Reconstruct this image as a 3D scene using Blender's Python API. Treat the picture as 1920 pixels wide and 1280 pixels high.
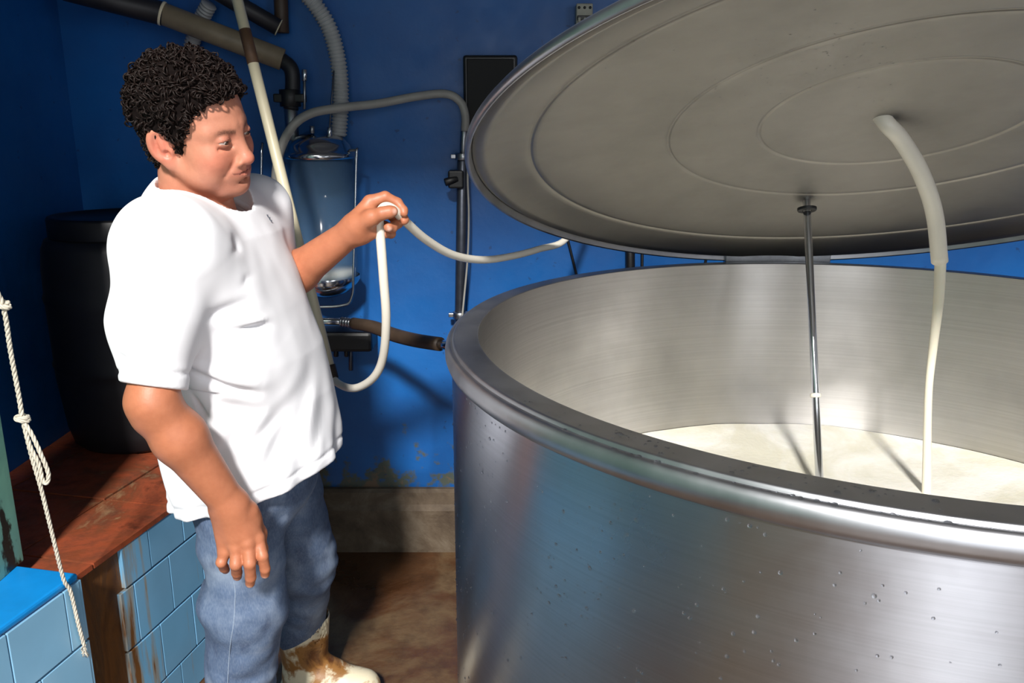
import bpy, bmesh, math, random
import numpy as np
from mathutils import Vector, Matrix

for o in list(bpy.data.objects): bpy.data.objects.remove(o)
SC = bpy.context.scene
COL = SC.collection
random.seed(4); RNG = np.random.default_rng(4)

# ------------------------------------------------------------------ camera
FPX, TH, CAMH = 1565.0, math.radians(14.5), 1.55
CT, ST = math.cos(TH), math.sin(TH)
cam_d = bpy.data.cameras.new('camera'); cam = bpy.data.objects.new('camera', cam_d); COL.objects.link(cam)
cam.location = (0, 0, CAMH); cam.rotation_euler = (math.pi/2 - TH, 0, 0)
cam_d.sensor_fit = 'HORIZONTAL'; cam_d.sensor_width = 36.0; cam_d.lens = 36.0*FPX/1920.0
cam_d.clip_start = 0.02
SC.camera = cam

# ------------------------------------------------------------------ light
W = bpy.data.worlds.new('sky'); SC.world = W; W.use_nodes = True
bg = W.node_tree.nodes['Background']; bg.inputs[0].default_value = (0.74, 0.88, 1.0, 1); bg.inputs[1].default_value = 0.14
def area(name, loc, target, sx, sy, power, color=(1, 1, 1)):
    l = bpy.data.lights.new(name, 'AREA'); l.shape = 'RECTANGLE'; l.size = sx; l.size_y = sy; l.energy = power; l.color = color
    o = bpy.data.objects.new(name, l); COL.objects.link(o); o.location = loc
    o.rotation_euler = (Vector(target) - Vector(loc)).to_track_quat('-Z', 'Y').to_euler()
    return o
area('daylight_high_opening', (-0.6, -7.0, 7.66), (-0.2, 2.4, 1.45), 0.9, 0.9, 2300, (1, 0.97, 0.93))
area('daylight_doorway', (0.25, -2.4, 1.45), (0.4, 2.0, 1.0), 1.3, 2.0, 30, (0.94, 0.97, 1.0))
area('daylight_side_window', (2.3, -1.7, 1.9), (-0.2, 1.9, 1.0), 0.8, 1.4, 22, (0.95, 0.97, 1.0))
SC.view_settings.view_transform = 'Standard'; SC.view_settings.look = 'None'
SC.view_settings.gamma = 1.0; SC.view_settings.use_curve_mapping = False
SC.view_settings.exposure = 0.0

# ------------------------------------------------------------------ coordinates
O_ = np.array([0, 0, CAMH])
def ray(px, py):
    u = (px-960)/FPX; v = (py-640)/FPX
    return np.array([u, CT - v*ST, -(ST + v*CT)])
def PY(px, py, Y): d = ray(px, py); return O_ + d*(Y/d[1])
def PZ(px, py, Z): d = ray(px, py); return O_ + d*((Z-CAMH)/d[2])
def V3(p): return np.asarray(p, float)

# ------------------------------------------------------------------ materials
def lin(c):
    return tuple(((x/255)/12.92 if x/255 <= .04045 else ((x/255+.055)/1.055)**2.4) for x in c)
class MT:
    def __init__(s, name):
        s.m = bpy.data.materials.new(name); s.m.use_nodes = True; s.t = s.m.node_tree; s.n = s.t.nodes; s.l = s.t.links
        s.b = s.n['Principled BSDF']
    def node(s, ty, **kw):
        n = s.n.new(ty)
        for k, v in kw.items(): setattr(n, k, v)
        return n
    def coord(s, scale=(1, 1, 1), kind='Object'):
        tc = s.node('ShaderNodeTexCoord'); mp = s.node('ShaderNodeMapping')
        s.l.new(tc.outputs[kind], mp.inputs[0]); mp.inputs['Scale'].default_value = scale
        return mp.outputs[0]
    def noise(s, scale, detail=4, rough=.55, coord=None, dist=0.0):
        n = s.node('ShaderNodeTexNoise'); n.inputs['Scale'].default_value = scale; n.inputs['Detail'].default_value = detail
        n.inputs['Roughness'].default_value = rough; n.inputs['Distortion'].default_value = dist
        s.l.new(coord if coord is not None else s.coord(), n.inputs['Vector'])
        return n.outputs['Fac']
    def ramp(s, fac, stops):
        r = s.node('ShaderNodeValToRGB'); e = r.color_ramp.elements
        while len(e) < len(stops): e.new(0.5)
        for el, (p, c) in zip(e, stops): el.position = p; el.color = (c[0], c[1], c[2], 1) if not isinstance(c, (int, float)) else (c, c, c, 1)
        s.l.new(fac, r.inputs[0]); return r.outputs[0]
    def mix(s, fac, a, b, mode='MIX'):
        m = s.node('ShaderNodeMix', data_type='RGBA', blend_type=mode)
        for sock, v in ((m.inputs[0], fac), (m.inputs[6], a), (m.inputs[7], b)):
            if hasattr(v, 'is_linked') or hasattr(v, 'links'): s.l.new(v, sock)
            elif isinstance(v, (int, float)): sock.default_value = v
            else: sock.default_value = (v[0], v[1], v[2], 1)
        return m.outputs[2]
    def math(s, op, a, b=0.0):
        m = s.node('ShaderNodeMath', operation=op)
        for sock, v in ((m.inputs[0], a), (m.inputs[1], b)):
            if isinstance(v, (int, float)): sock.default_value = v
            else: s.l.new(v, sock)
        return m.outputs[0]
    def sep(s, vec):
        n = s.node('ShaderNodeSeparateXYZ'); s.l.new(vec, n.inputs[0]); return n.outputs
    def maprange(s, v, a, b, c=0., d=1.):
        n = s.node('ShaderNodeMapRange'); n.inputs[1].default_value = a; n.inputs[2].default_value = b
        n.inputs[3].default_value = c; n.inputs[4].default_value = d; s.l.new(v, n.inputs[0]); return n.outputs[0]
    def bump(s, h, strength=.2, dist=.01):
        b = s.node('ShaderNodeBump'); b.inputs['Strength'].default_value = strength; b.inputs['Distance'].default_value = dist
        s.l.new(h, b.inputs['Height']); s.l.new(b.outputs[0], s.b.inputs['Normal'])
    def set(s, **kw):
        for k, v in kw.items():
            k = k.replace('_', ' ')
            sock = s.b.inputs[k]
            if hasattr(v, 'links'): s.l.new(v, sock)
            elif isinstance(v, tuple) and len(v) == 3: sock.default_value = (*v, 1) if sock.type == 'RGBA' else v
            else: sock.default_value = v
        return s
def plain(name, c, rough=.5, metal=0., var=.12, scale=30, bump=0.0, **kw):
    m = MT(name); l = lin(c)
    f = m.noise(scale, 5)
    col = m.ramp(f, [(.25, tuple(x*(1-var) for x in l)), (.75, tuple(min(1, x*(1+var)) for x in l))])
    m.set(Base_Color=col, Roughness=rough, Metallic=metal, **kw)
    if bump: m.bump(f, bump, .004)
    return m.m
def brushed(name, c, rough=.32, aniso=.75, streak=(3, 3, 220), var=.12, stain=None):
    m = MT(name); l = lin(c)
    f = m.noise(1.0, 3, .6, m.coord(streak))
    big = m.noise(3.5, 5, .6)
    col = m.ramp(f, [(.3, tuple(x*(1-var) for x in l)), (.7, tuple(min(1, x*(1+var)) for x in l))])
    col = m.mix(m.maprange(big, .45, .75, 0, .35), col, tuple(x*.62 for x in l))
    m.set(Base_Color=col, Metallic=1.0, Anisotropic=aniso, Anisotropic_Rotation=.25)
    m.l.new(m.maprange(big, .3, .7, rough-.05, rough+.09), m.b.inputs['Roughness'])
    t = m.node('ShaderNodeTangent', direction_type='RADIAL', axis='Z'); m.l.new(t.outputs[0], m.b.inputs['Tangent'])
    m.bump(f, .02, .002)
    return m.m

M = {}
# blue painted wall: worn paint, bare dirty patches near the floor
def make_blue():
    m = MT('blue_wall_paint'); co = m.coord()
    a, b = lin((2, 92, 164)), lin((1, 78, 146))
    col = m.mix(m.maprange(m.noise(2.2, 6, .6, co), .35, .65), a, b)
    z = m.sep(co)[2]
    n = m.noise(7, 7, .65, co)
    low = m.math('ADD', m.maprange(z, .62, .2, 0, .62), m.maprange(n, .3, .75, -.3, .4))
    col = m.mix(m.maprange(low, .46, .55), col, lin((70, 78, 70)))
    col = m.mix(m.maprange(low, .60, .68), col, lin((104, 84, 66)))
    col = m.mix(m.maprange(m.noise(38, 3, .5, co), .70, .74, 0, .55), col, lin((16, 50, 92)))
    m.set(Base_Color=col, Roughness=m.maprange(n, .3, .7, .38, .55)); m.bump(m.noise(14, 6, .6, co), .12, .012)
    return m.m
M['blue'] = make_blue()
def make_floor():
    m = MT('wet_brown_floor'); co = m.coord()
    n1 = m.noise(2.6, 8, .65, co, .6); n2 = m.noise(16, 6, .6, co)
    col = m.ramp(n1, [(.30, lin((54, 30, 15))), (.47, lin((86, 56, 33))), (.60, lin((108, 86, 60))), (.75, lin((70, 44, 25)))])
    col = m.mix(m.maprange(n2, .45, .7, 0, .5), col, lin((58, 38, 24)))
    m.set(Base_Color=col, Roughness=m.maprange(n1, .35, .65, .22, .6)); m.bump(n2, .35, .012)
    return m.m
M['floor'] = make_floor()
def make_curb():
    m = MT('stained_concrete'); co = m.coord()
    n1 = m.noise(6, 8, .65, co, .4)
    col = m.ramp(n1, [(.3, lin((56, 42, 30))), (.5, lin((88, 74, 58))), (.7, lin((116, 104, 88)))])
    m.set(Base_Color=col, Roughness=.75); m.bump(n1, .5, .02); return m.m
M['curb'] = make_curb()
def make_mint():
    m = MT('mint_green_paint'); co = m.coord()
    n1 = m.noise(5, 7, .65, co); n2 = m.noise(9, 6, .6, m.coord((1.6, 1.6, .7)))
    z = m.sep(co)[2]
    col = m.mix(m.maprange(n1, .4, .65), lin((128, 186, 160)), lin((112, 168, 150)))
    k = m.math('ADD', m.maprange(z, 1.05, .6, -.12, .16), n2)
    col = m.mix(m.maprange(k, .62, .67), col, lin((34, 40, 28)))
    m.set(Base_Color=col, Roughness=.5); m.bump(n1, .25, .01); return m.m
M['mint'] = make_mint()
def make_redtile():
    m = MT('red_brown_floor_tile'); co = m.coord()
    n1 = m.noise(5, 8, .7, co, .8); n2 = m.noise(18, 6, .6, co)
    col = m.ramp(n1, [(.30, lin((78, 40, 24))), (.45, lin((152, 74, 46))), (.58, lin((120, 66, 42))), (.68, lin((150, 116, 84))), (.8, lin((96, 60, 40)))])
    col = m.mix(m.maprange(n2, .5, .75, 0, .6), col, lin((58, 36, 24)))
    m.set(Base_Color=col, Roughness=m.maprange(n2, .3, .7, .3, .65)); m.bump(n2, .3, .008); return m.m
M['redtile'] = make_redtile()
def make_stain():
    m = MT('rust_stained_cement'); co = m.coord((5, 5, 1.2))
    n1 = m.noise(3, 8, .65, co, .5)
    col = m.ramp(n1, [(.3, lin((64, 36, 16))), (.48, lin((112, 70, 30))), (.6, lin((84, 56, 32))), (.75, lin((140, 104, 66)))])
    m.set(Base_Color=col, Roughness=.5); m.bump(n1, .5, .01); return m.m
M['stain'] = make_stain()
def make_tile(name, c, dirty):
    m = MT(name); co = m.coord()
    l = lin(c); n1 = m.noise(4, 4, .5, co)
    col = m.mix(m.maprange(n1, .35, .65), l, tuple(x*.86 for x in l))
    if dirty:
        st = m.noise(1, 6, .6, m.coord((22, 22, 2.2)))
        sx = m.sep(co)[1]
        k = m.math('ADD', st, m.maprange(sx, 1.72, 2.02, .22, -.06))
        col = m.mix(m.maprange(k, .58, .66, 0, .8), col, lin((150, 140, 118)))
        col = m.mix(m.maprange(k, .68, .74, 0, .95), col, lin((116, 74, 32)))
    m.set(Base_Color=col, Roughness=.16); m.bump(n1, .04, .01); return m.m
M['tile'] = make_tile('sky_blue_glazed_tile', (118, 176, 214), True)
M['tile2'] = make_tile('pale_blue_glazed_tile', (138, 190, 222), False)
M['bluetop'] = plain('bright_blue_paint', (18, 132, 206), .35, scale=12, bump=.1)
M['grout'] = plain('dark_grout', (46, 62, 74), .8)
M['steel_out'] = brushed('brushed_steel_shell', (182, 186, 195), .31, .78, (2, 2, 260), .06)
M['steel_in'] = brushed('brushed_steel_inside', (200, 198, 197), .36, .82, (1.5, 1.5, 200), .07)
M['steel_rim'] = brushed('worn_steel_rim', (176, 177, 182), .38, .0, (14, 14, 14), .12)
M['steel_lid'] = brushed('dull_steel_lid', (150, 147, 142), .46, .0, (6, 6, 6), .05)
M['chrome'] = plain('polished_steel', (200, 202, 206), .16, 1.0, .06, 40)
M['steel'] = plain('plain_steel', (150, 152, 156), .34, 1.0, .15, 50)
M['dark_steel'] = plain('dark_pipe_steel', (84, 88, 98), .38, .8, .2, 30)
M['black'] = plain('black_plastic', (17, 17, 19), .45, var=.3, scale=20)
M['barrel'] = plain('black_barrel_plastic', (22, 23, 27), .5, var=.35, scale=9, bump=.1)
M['black_pipe'] = plain('dirty_black_pipe', (30, 30, 34), .5, var=.4, scale=15)
M['tan_pipe'] = plain('aged_grey_pvc', (128, 116, 94), .5, var=.2, scale=22)
M['brown_tape'] = plain('brown_tape', (92, 66, 46), .6, var=.3, scale=40)
M['cream'] = plain('cream_hose', (216, 206, 176), .4, var=.06, scale=14)
M['whitehose'] = plain('white_milk_hose', (226, 220, 206), .35, var=.05, scale=14, Subsurface_Weight=.15, Subsurface_Radius=(.01, .01, .008))
M['greyhose'] = plain('grey_rubber_hose', (150, 148, 142), .45, var=.12, scale=18)
M['ribbed'] = plain('grey_corrugated_hose', (158, 160, 160), .5, var=.12, scale=20)
M['rubber'] = plain('brown_rubber_hose', (62, 48, 36), .55, var=.3, scale=16)
M['breaker'] = plain('grey_breaker_plastic', (156, 154, 142), .5, var=.18, scale=40)
M['rope'] = plain('white_cotton_rope', (196, 188, 172), .85, var=.2, scale=120, bump=.3)
M['pink'] = plain('faded_pink_plastic', (178, 110, 128), .5, var=.2)
M['milk'] = MT('fresh_milk').set(Base_Color=lin((238, 232, 212)), Roughness=.28, Subsurface_Weight=.3, Subsurface_Radius=(.02, .015, .01)).m
def make_milktop():
    m = MT('foamy_milk'); n = m.noise(2.2, 6, .6, m.coord(), 1.2)
    f = m.noise(70, 4, .6)
    col = m.mix(m.maprange(n, .42, .58), lin((224, 220, 202)), lin((244, 242, 234)))
    m.set(Base_Color=col, Roughness=.4, Subsurface_Weight=.2, Subsurface_Radius=(.02, .015, .01))
    m.bump(m.math('ADD', n, m.math('MULTIPLY', f, .25)), .25, .02); return m.m
M['milktop'] = make_milktop()
M['water'] = MT('water_droplet').set(Base_Color=(.95, .97, 1.), Roughness=.03, Transmission_Weight=1.0, IOR=1.33).m
M['glass'] = MT('milky_glass').set(Base_Color=lin((96, 128, 160)), Roughness=.12, Alpha=.24).m
def make_shirt():
    m = MT('white_cotton'); n = m.noise(700, 2, .5)
    m.set(Base_Color=lin((238, 238, 242)), Roughness=.9, Sheen_Weight=.1); m.bump(n, .08, .001)
    return m.m
M['shirt'] = make_shirt()
M['collar'] = plain('shirt_collar_rib', (232, 232, 236), .9, var=.03, scale=300, bump=.2)
M['print'] = plain('grey_print', (70, 74, 84), .8)
def make_jeans():
    m = MT('faded_denim'); co = m.coord()
    n1 = m.noise(7, 5, .6, co, .3); n2 = m.noise(420, 2, .5, m.coord((1, 1, .25)))
    n3 = m.noise(16, 4, .6, m.coord((1.5, 1.5, .5)))
    col = m.ramp(n1, [(.28, lin((50, 66, 94))), (.5, lin((80, 98, 126))), (.72, lin((128, 142, 162)))])
    col = m.mix(m.maprange(n3, .52, .72, 0, .6), col, lin((40, 54, 86)))
    col = m.mix(m.maprange(n2, .4, .7, 0, .12), col, lin((176, 186, 200)))
    m.set(Base_Color=col, Roughness=.85); m.bump(n2, .15, .001); return m.m
M['jeans'] = make_jeans()
M['stitch'] = plain('pale_denim_seam', (132, 146, 166), .85, var=.2, scale=200)
def make_boot():
    m = MT('muddy_cream_rubber'); co = m.coord()
    n1 = m.noise(9, 7, .65, co, .5)
    z = m.sep(co)[2]
    k = m.math('ADD', n1, m.maprange(z, .0, .25, .05, -.04))
    col = m.mix(m.maprange(k, .47, .56), lin((214, 204, 176)), lin((140, 98, 52)))
    col = m.mix(m.maprange(k, .60, .68), col, lin((86, 52, 26)))
    m.set(Base_Color=col, Roughness=.42); return m.m
M['boot'] = make_boot()
M['bootin'] = plain('grey_boot_lining', (150, 150, 146), .8)
def make_skin():
    m = MT('tanned_skin'); a = m.node('ShaderNodeVertexColor'); a.layer_name = 'Col'
    n = m.noise(60, 4, .6); n2 = m.noise(260, 2, .5)
    col = m.mix(m.maprange(n, .3, .7, 0, .16), a.outputs[0], lin((150, 72, 52)), 'MULTIPLY')
    m.set(Base_Color=col, Roughness=.48, Subsurface_Weight=.12, Subsurface_Radius=(.012, .005, .003), Subsurface_Scale=.6)
    m.bump(m.math('ADD', m.math('MULTIPLY', n2, .5), m.noise(85, 5, .6)), .22, .0016); return m.m
M['skin'] = make_skin()
M['hair'] = plain('dark_curly_hair', (24, 14, 11), .55, var=.35, scale=90, Specular_IOR_Level=.22)
M['eyewhite'] = plain('eye_white', (186, 170, 162), .15, var=.02)
M['iris'] = plain('dark_iris', (46, 28, 18), .1, var=.1)

# ------------------------------------------------------------------ mesh helpers
def newobj(name, verts, faces, mat, parent=None, smooth=True, mats=None):
    me = bpy.data.meshes.new(name); me.from_pydata([tuple(map(float, v)) for v in verts], [], [tuple(map(int, f)) for f in faces]); me.update()
    for mm in (mats or [mat]): me.materials.append(mm)
    if smooth: me.polygons.foreach_set('use_smooth', [True]*len(me.polygons))
    o = bpy.data.objects.new(name, me); COL.objects.link(o)
    if parent is not None: setparent(o, parent)
    return o
def setparent(o, parent):
    o.parent = parent; o.matrix_parent_inverse = WORLD(parent).inverted()
def WORLD(o):
    m = o.matrix_basis.copy()
    if o.parent: m = WORLD(o.parent) @ o.matrix_parent_inverse @ m
    return m
def tag(o, label=None, cat=None, group=None, kind=None):
    if label: o['label'] = label
    if cat: o['category'] = cat
    if group: o['group'] = group
    if kind: o['kind'] = kind
    return o
def empty(name, loc, label, cat, group=None, kind=None):
    o = bpy.data.objects.new(name, None); COL.objects.link(o); o.location = tuple(map(float, loc)); o.empty_display_size = .05
    return tag(o, label, cat, group, kind)
def boxmesh(lo, hi, bev=0.0, axes=None, origin=(0, 0, 0)):
    bm = bmesh.new(); bmesh.ops.create_cube(bm, size=1.0)
    lo, hi = V3(lo), V3(hi)
    for v in bm.verts: v.co = Vector((lo+hi)/2 + V3(v.co)*(hi-lo))
    if bev > 0: bmesh.ops.bevel(bm, geom=list(bm.edges), offset=bev, segments=2, affect='EDGES', profile=.5)
    vs = [V3(v.co) for v in bm.verts]; fs = [[v.index for v in f.verts] for f in bm.faces]; bm.free()
    if axes is not None: vs = [V3(origin) + v[0]*axes[0] + v[1]*axes[1] + v[2]*axes[2] for v in vs]
    return vs, fs
def box(name, lo, hi, mat, parent=None, bev=0.0, axes=None, origin=(0, 0, 0), smooth=False):
    vs, fs = boxmesh(lo, hi, bev, axes, origin); return newobj(name, vs, fs, mat, parent, smooth)
def frames(pts):
    pts = np.asarray(pts, float); n = len(pts); T = np.gradient(pts, axis=0); T /= np.linalg.norm(T, axis=1)[:, None] + 1e-12
    a = np.array([0, 0, 1.]) if abs(T[0][2]) < .9 else np.array([1., 0, 0])
    N = np.zeros_like(pts); N[0] = np.cross(T[0], a); N[0] /= np.linalg.norm(N[0])
    for i in range(1, n):
        v = N[i-1] - T[i]*np.dot(N[i-1], T[i]); N[i] = v/(np.linalg.norm(v)+1e-12)
    return T, N, np.cross(T, N)
def spline(pts, per=8):
    P = [V3(p) for p in pts]; P = [2*P[0]-P[1]] + P + [2*P[-1]-P[-2]]; out = []
    for i in range(1, len(P)-2):
        for k in range(per):
            t = k/per; a, b, c, d = P[i-1], P[i], P[i+1], P[i+2]
            out.append(.5*((2*b) + (-a+c)*t + (2*a-5*b+4*c-d)*t*t + (-a+3*b-3*c+d)*t**3))
    out.append(P[-2]); return np.array(out)
def tubemesh(pts, rad, n=12, caps=True, close=False):
    pts = np.asarray(pts, float); T, N, B = frames(pts)
    r = np.broadcast_to(np.asarray(rad, float), (len(pts),))
    vs = []; fs = []
    an = np.linspace(0, 2*np.pi, n, endpoint=False)
    for i in range(len(pts)):
        for a in an: vs.append(pts[i] + r[i]*(math.cos(a)*N[i] + math.sin(a)*B[i]))
    m = len(pts)
    for i in range(m-1 if not close else m):
        j = (i+1) % m
        for k in range(n):
            k2 = (k+1) % n; fs.append((i*n+k, i*n+k2, j*n+k2, j*n+k))
    if caps and not close:
        fs.append(tuple(range(n))[::-1]); fs.append(tuple((m-1)*n+k for k in range(n)))
    return vs, fs
def join(parts):
    vs = []; fs = []
    for v, f in parts:
        k = len(vs); vs += list(v); fs += [tuple(i+k for i in q) for q in f]
    return vs, fs
def tube(name, pts, rad, mat, parent=None, n=12, smooth_path=True, per=8, close=False, caps=True):
    p = spline(pts, per) if smooth_path else np.asarray(pts, float)
    if np.ndim(rad) == 1 and len(rad) != len(p): rad = np.interp(np.linspace(0, 1, len(p)), np.linspace(0, 1, len(rad)), rad)
    vs, fs = tubemesh(p, rad, n, caps, close); return newobj(name, vs, fs, mat, parent)
def lathemesh(prof, n=48, base=(0, 0, 0), axes=None):
    vs = []; fs = []; base = V3(base)
    A = axes if axes is not None else (np.array([1., 0, 0]), np.array([0, 1., 0]), np.array([0, 0, 1.]))
    for r, z in prof:
        for k in range(n):
            a = 2*math.pi*k/n; vs.append(base + A[0]*r*math.cos(a) + A[1]*r*math.sin(a) + A[2]*z)
    for i in range(len(prof)-1):
        for k in range(n):
            k2 = (k+1) % n; fs.append((i*n+k, i*n+k2, (i+1)*n+k2, (i+1)*n+k))
    return vs, fs
def lathe(name, prof, mat, parent=None, n=48, base=(0, 0, 0), axes=None, cap0=False, cap1=False):
    vs, fs = lathemesh(prof, n, base, axes)
    if cap0: fs.append(tuple(range(n))[::-1])
    if cap1: fs.append(tuple((len(prof)-1)*n+k for k in range(n)))
    return newobj(name, vs, fs, mat, parent)
def axes_from(d):
    d = V3(d)/np.linalg.norm(d); a = np.array([0, 0, 1.]) if abs(d[2]) < .9 else np.array([1., 0, 0])
    x = np.cross(a, d); x /= np.linalg.norm(x); return (x, np.cross(d, x), d)
def cyl(name, a, b, r, mat, parent=None, n=20, bev=.0015):
    a, b = V3(a), V3(b); L = np.linalg.norm(b-a); bev = min(bev, r*.4, L*.4)
    return lathe(name, [(r-bev, 0), (r, bev), (r, L-bev), (r-bev, L)], mat, parent, n, a, axes_from(b-a), True, True)
def ribbed(name, pts, r, mat, parent=None, pitch=.011, amp=.12, n=16):
    p = spline(pts, 40); seg = np.linalg.norm(np.diff(p, axis=0), axis=1); s = np.r_[0, np.cumsum(seg)]
    m = int(s[-1]/(pitch/4)); t = np.linspace(0, s[-1], m); q = np.c_[[np.interp(t, s, p[:, k]) for k in range(3)]].T
    rad = r*(1 + amp*np.sign(np.sin(2*np.pi*t/pitch))*np.abs(np.sin(2*np.pi*t/pitch))**.5)
    vs, fs = tubemesh(q, rad, n); return newobj(name, vs, fs, mat, parent)

# ------------------------------------------------------------------ implicit surfaces (people, boots)
def smin(a, b, k):
    if k <= 0: return np.minimum(a, b)
    h = np.clip(.5 + .5*(b-a)/k, 0, 1); return b + (a-b)*h - k*h*(1-h)
def smax(a, b, k): return -smin(-a, -b, k)
_NT = np.random.default_rng(77).random((64, 64, 64)).astype(np.float32)*2-1
def vnoise(p, seed=0):
    p = p + seed*7.31
    i = np.floor(p).astype(np.int32); f = (p - i).astype(np.float32); f = f*f*(3-2*f); i &= 63; j = (i+1) & 63
    x0, y0, z0, x1, y1, z1 = i[:, 0], i[:, 1], i[:, 2], j[:, 0], j[:, 1], j[:, 2]; fx, fy, fz = f[:, 0], f[:, 1], f[:, 2]
    a = _NT[x0, y0, z0]*(1-fx) + _NT[x1, y0, z0]*fx; b = _NT[x0, y1, z0]*(1-fx) + _NT[x1, y1, z0]*fx
    c = _NT[x0, y0, z1]*(1-fx) + _NT[x1, y0, z1]*fx; d = _NT[x0, y1, z1]*(1-fx) + _NT[x1, y1, z1]*fx
    a = a*(1-fy) + b*fy; c = c*(1-fy) + d*fy
    return (a*(1-fz) + c*fz).astype(float)
class Field:
    def __init__(s): s.ops = []
    def add(s, fn, c, r, k=.01, mode='u'): s.ops.append((mode, fn, V3(c), float(r), k)); return s
    def cone(s, a, b, ra, rb, k=.01, mode='u'):
        a, b = V3(a), V3(b); ba = b-a; L2 = max(ba@ba, 1e-12)
        def fn(p):
            t = np.clip((p-a)@ba/L2, 0, 1); return np.linalg.norm(p-a-t[:, None]*ba, axis=1) - (ra+(rb-ra)*t)
        return s.add(fn, (a+b)/2, np.linalg.norm(ba)/2+max(ra, rb), k, mode)
    def chain(s, pts, rads, k=.008):
        for i in range(len(pts)-1): s.cone(pts[i], pts[i+1], rads[i], rads[i+1], k)
        return s
    def ell(s, c, r, R=None, k=.01, mode='u'):
        c, r = V3(c), V3(r)
        def fn(p):
            q = p-c
            if R is not None: q = q@R
            k0 = np.linalg.norm(q/r, axis=1); k1 = np.linalg.norm(q/(r*r), axis=1)+1e-9
            return k0*(k0-1)/k1
        return s.add(fn, c, max(r), k, mode)
    def ev(s, p, bc=None, br=0):
        d = np.full(len(p), 1.0)
        for mode, fn, c, r, k in s.ops:
            if bc is not None and mode in 'us' and np.linalg.norm(c-bc)-r-br > k+.02: continue
            if mode == 'u': d = smin(d, fn(p), k)
            elif mode == 's': d = smax(d, -fn(p), k)
            elif mode == 'i': d = smax(d, fn(p), k)
            elif mode == 'd': d = d + fn(p)
            elif mode == 'D': d = d + fn(p, bc, br)
        return d
def surface(F, lo, hi, h, n=20):
    lo, hi = V3(lo), V3(hi); bs = n*h; nb = np.ceil((hi-lo)/bs).astype(int)
    g = [np.arange(2*nb[k]+1)*bs/2+lo[k] for k in range(3)]
    G = np.stack(np.meshgrid(*g, indexing='ij'), -1); dd = F.ev(G.reshape(-1, 3)).reshape(G.shape[:3])
    keys = []; pos = []; quads = []
    BIG = 4096
    off = np.arange(-1, n+1)
    for bx in range(nb[0]):
        for by in range(nb[1]):
            for bz in range(nb[2]):
                sub = dd[2*bx:2*bx+3, 2*by:2*by+3, 2*bz:2*bz+3]
                if np.abs(sub).min() > bs*.62: continue
                o0 = np.array([bx, by, bz])*n
                ax = [(o0[k]+off)*h+lo[k] for k in range(3)]
                P = np.stack(np.meshgrid(*ax, indexing='ij'), -1).reshape(-1, 3)
                d = F.ev(P, lo+(np.array([bx, by, bz])+.5)*bs, bs*.9+h*2).reshape(n+2, n+2, n+2)
                if d.min() > 0 or d.max() < 0: continue
                sg = d < 0
                m = n+1
                cnt = np.zeros((m, m, m), np.int8); acc = np.zeros((m, m, m, 3)); ne = np.zeros((m, m, m))
                for a in (0, 1):
                    for b in (0, 1):
                        for c in (0, 1): cnt += sg[a:a+m, b:b+m, c:c+m]
                act = (cnt > 0) & (cnt < 8)
                if not act.any(): continue
                for axis in range(3):
                    for a in (0, 1):
                        for b in (0, 1):
                            s0 = [0, 0, 0]; oth = [k for k in range(3) if k != axis]; s0[oth[0]] = a; s0[oth[1]] = b
                            s1 = list(s0); s1[axis] = 1
                            A = d[s0[0]:s0[0]+m, s0[1]:s0[1]+m, s0[2]:s0[2]+m]; B = d[s1[0]:s1[0]+m, s1[1]:s1[1]+m, s1[2]:s1[2]+m]
                            cr = (A < 0) != (B < 0)
                            t = np.where(cr, A/(A-B+1e-30), 0)
                            ne += cr
                            acc[..., oth[0]] += cr*a; acc[..., oth[1]] += cr*b; acc[..., axis] += t
                ii = np.argwhere(act)
                v = acc[act]/ne[act][:, None]
                gi = ii + o0 - 1 + 1
                key = (gi[:, 0]*BIG+gi[:, 1])*BIG+gi[:, 2]
                keys.append(key); pos.append(lo + (ii+o0-1+v)*h)
                for axis in range(3):
                    sl0 = [slice(1, n+1)]*3; sl1 = list(sl0); sl1[axis] = slice(2, n+2)
                    A = sg[tuple(sl0)]; B = sg[tuple(sl1)]
                    e = np.argwhere(A != B)
                    if len(e) == 0: continue
                    flip = A[A != B]
                    e = e + o0 + 1
                    u, w = [(1, 2), (2, 0), (0, 1)][axis]
                    def K(du, dw):
                        q = e.copy(); q[:, u] -= du; q[:, w] -= dw; return (q[:, 0]*BIG+q[:, 1])*BIG+q[:, 2]
                    Q = np.stack([K(1, 1), K(0, 1), K(0, 0), K(1, 0)], 1)
                    Q[~flip] = Q[~flip][:, ::-1]; quads.append(Q)
    keys = np.concatenate(keys); pos = np.concatenate(pos); quads = np.concatenate(quads)
    uk, ix = np.unique(keys, return_index=True); pos = pos[ix]
    idx = np.searchsorted(uk, quads); idx = np.clip(idx, 0, len(uk)-1); ok = (uk[idx] == quads).all(1)
    return pos, idx[ok]
def fastobj(name, pos, quads, mat, parent=None, colors=None):
    me = bpy.data.meshes.new(name); nv, nq = len(pos), len(quads)
    me.vertices.add(nv); me.vertices.foreach_set('co', pos.astype(np.float32).ravel())
    me.loops.add(nq*4); me.loops.foreach_set('vertex_index', quads.astype(np.int32).ravel())
    me.polygons.add(nq); me.polygons.foreach_set('loop_start', np.arange(0, nq*4, 4, dtype=np.int32))
    try: me.polygons.foreach_set('loop_total', np.full(nq, 4, np.int32))
    except Exception: pass
    me.polygons.foreach_set('use_smooth', np.ones(nq, bool)); me.update(); me.validate()
    if colors is not None:
        at = me.color_attributes.new('Col', 'FLOAT_COLOR', 'POINT')
        at.data.foreach_set('color', np.c_[colors, np.ones(nv)].astype(np.float32).ravel())
    me.materials.append(mat); o = bpy.data.objects.new(name, me); COL.objects.link(o)
    if parent is not None: setparent(o, parent)
    return o

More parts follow.
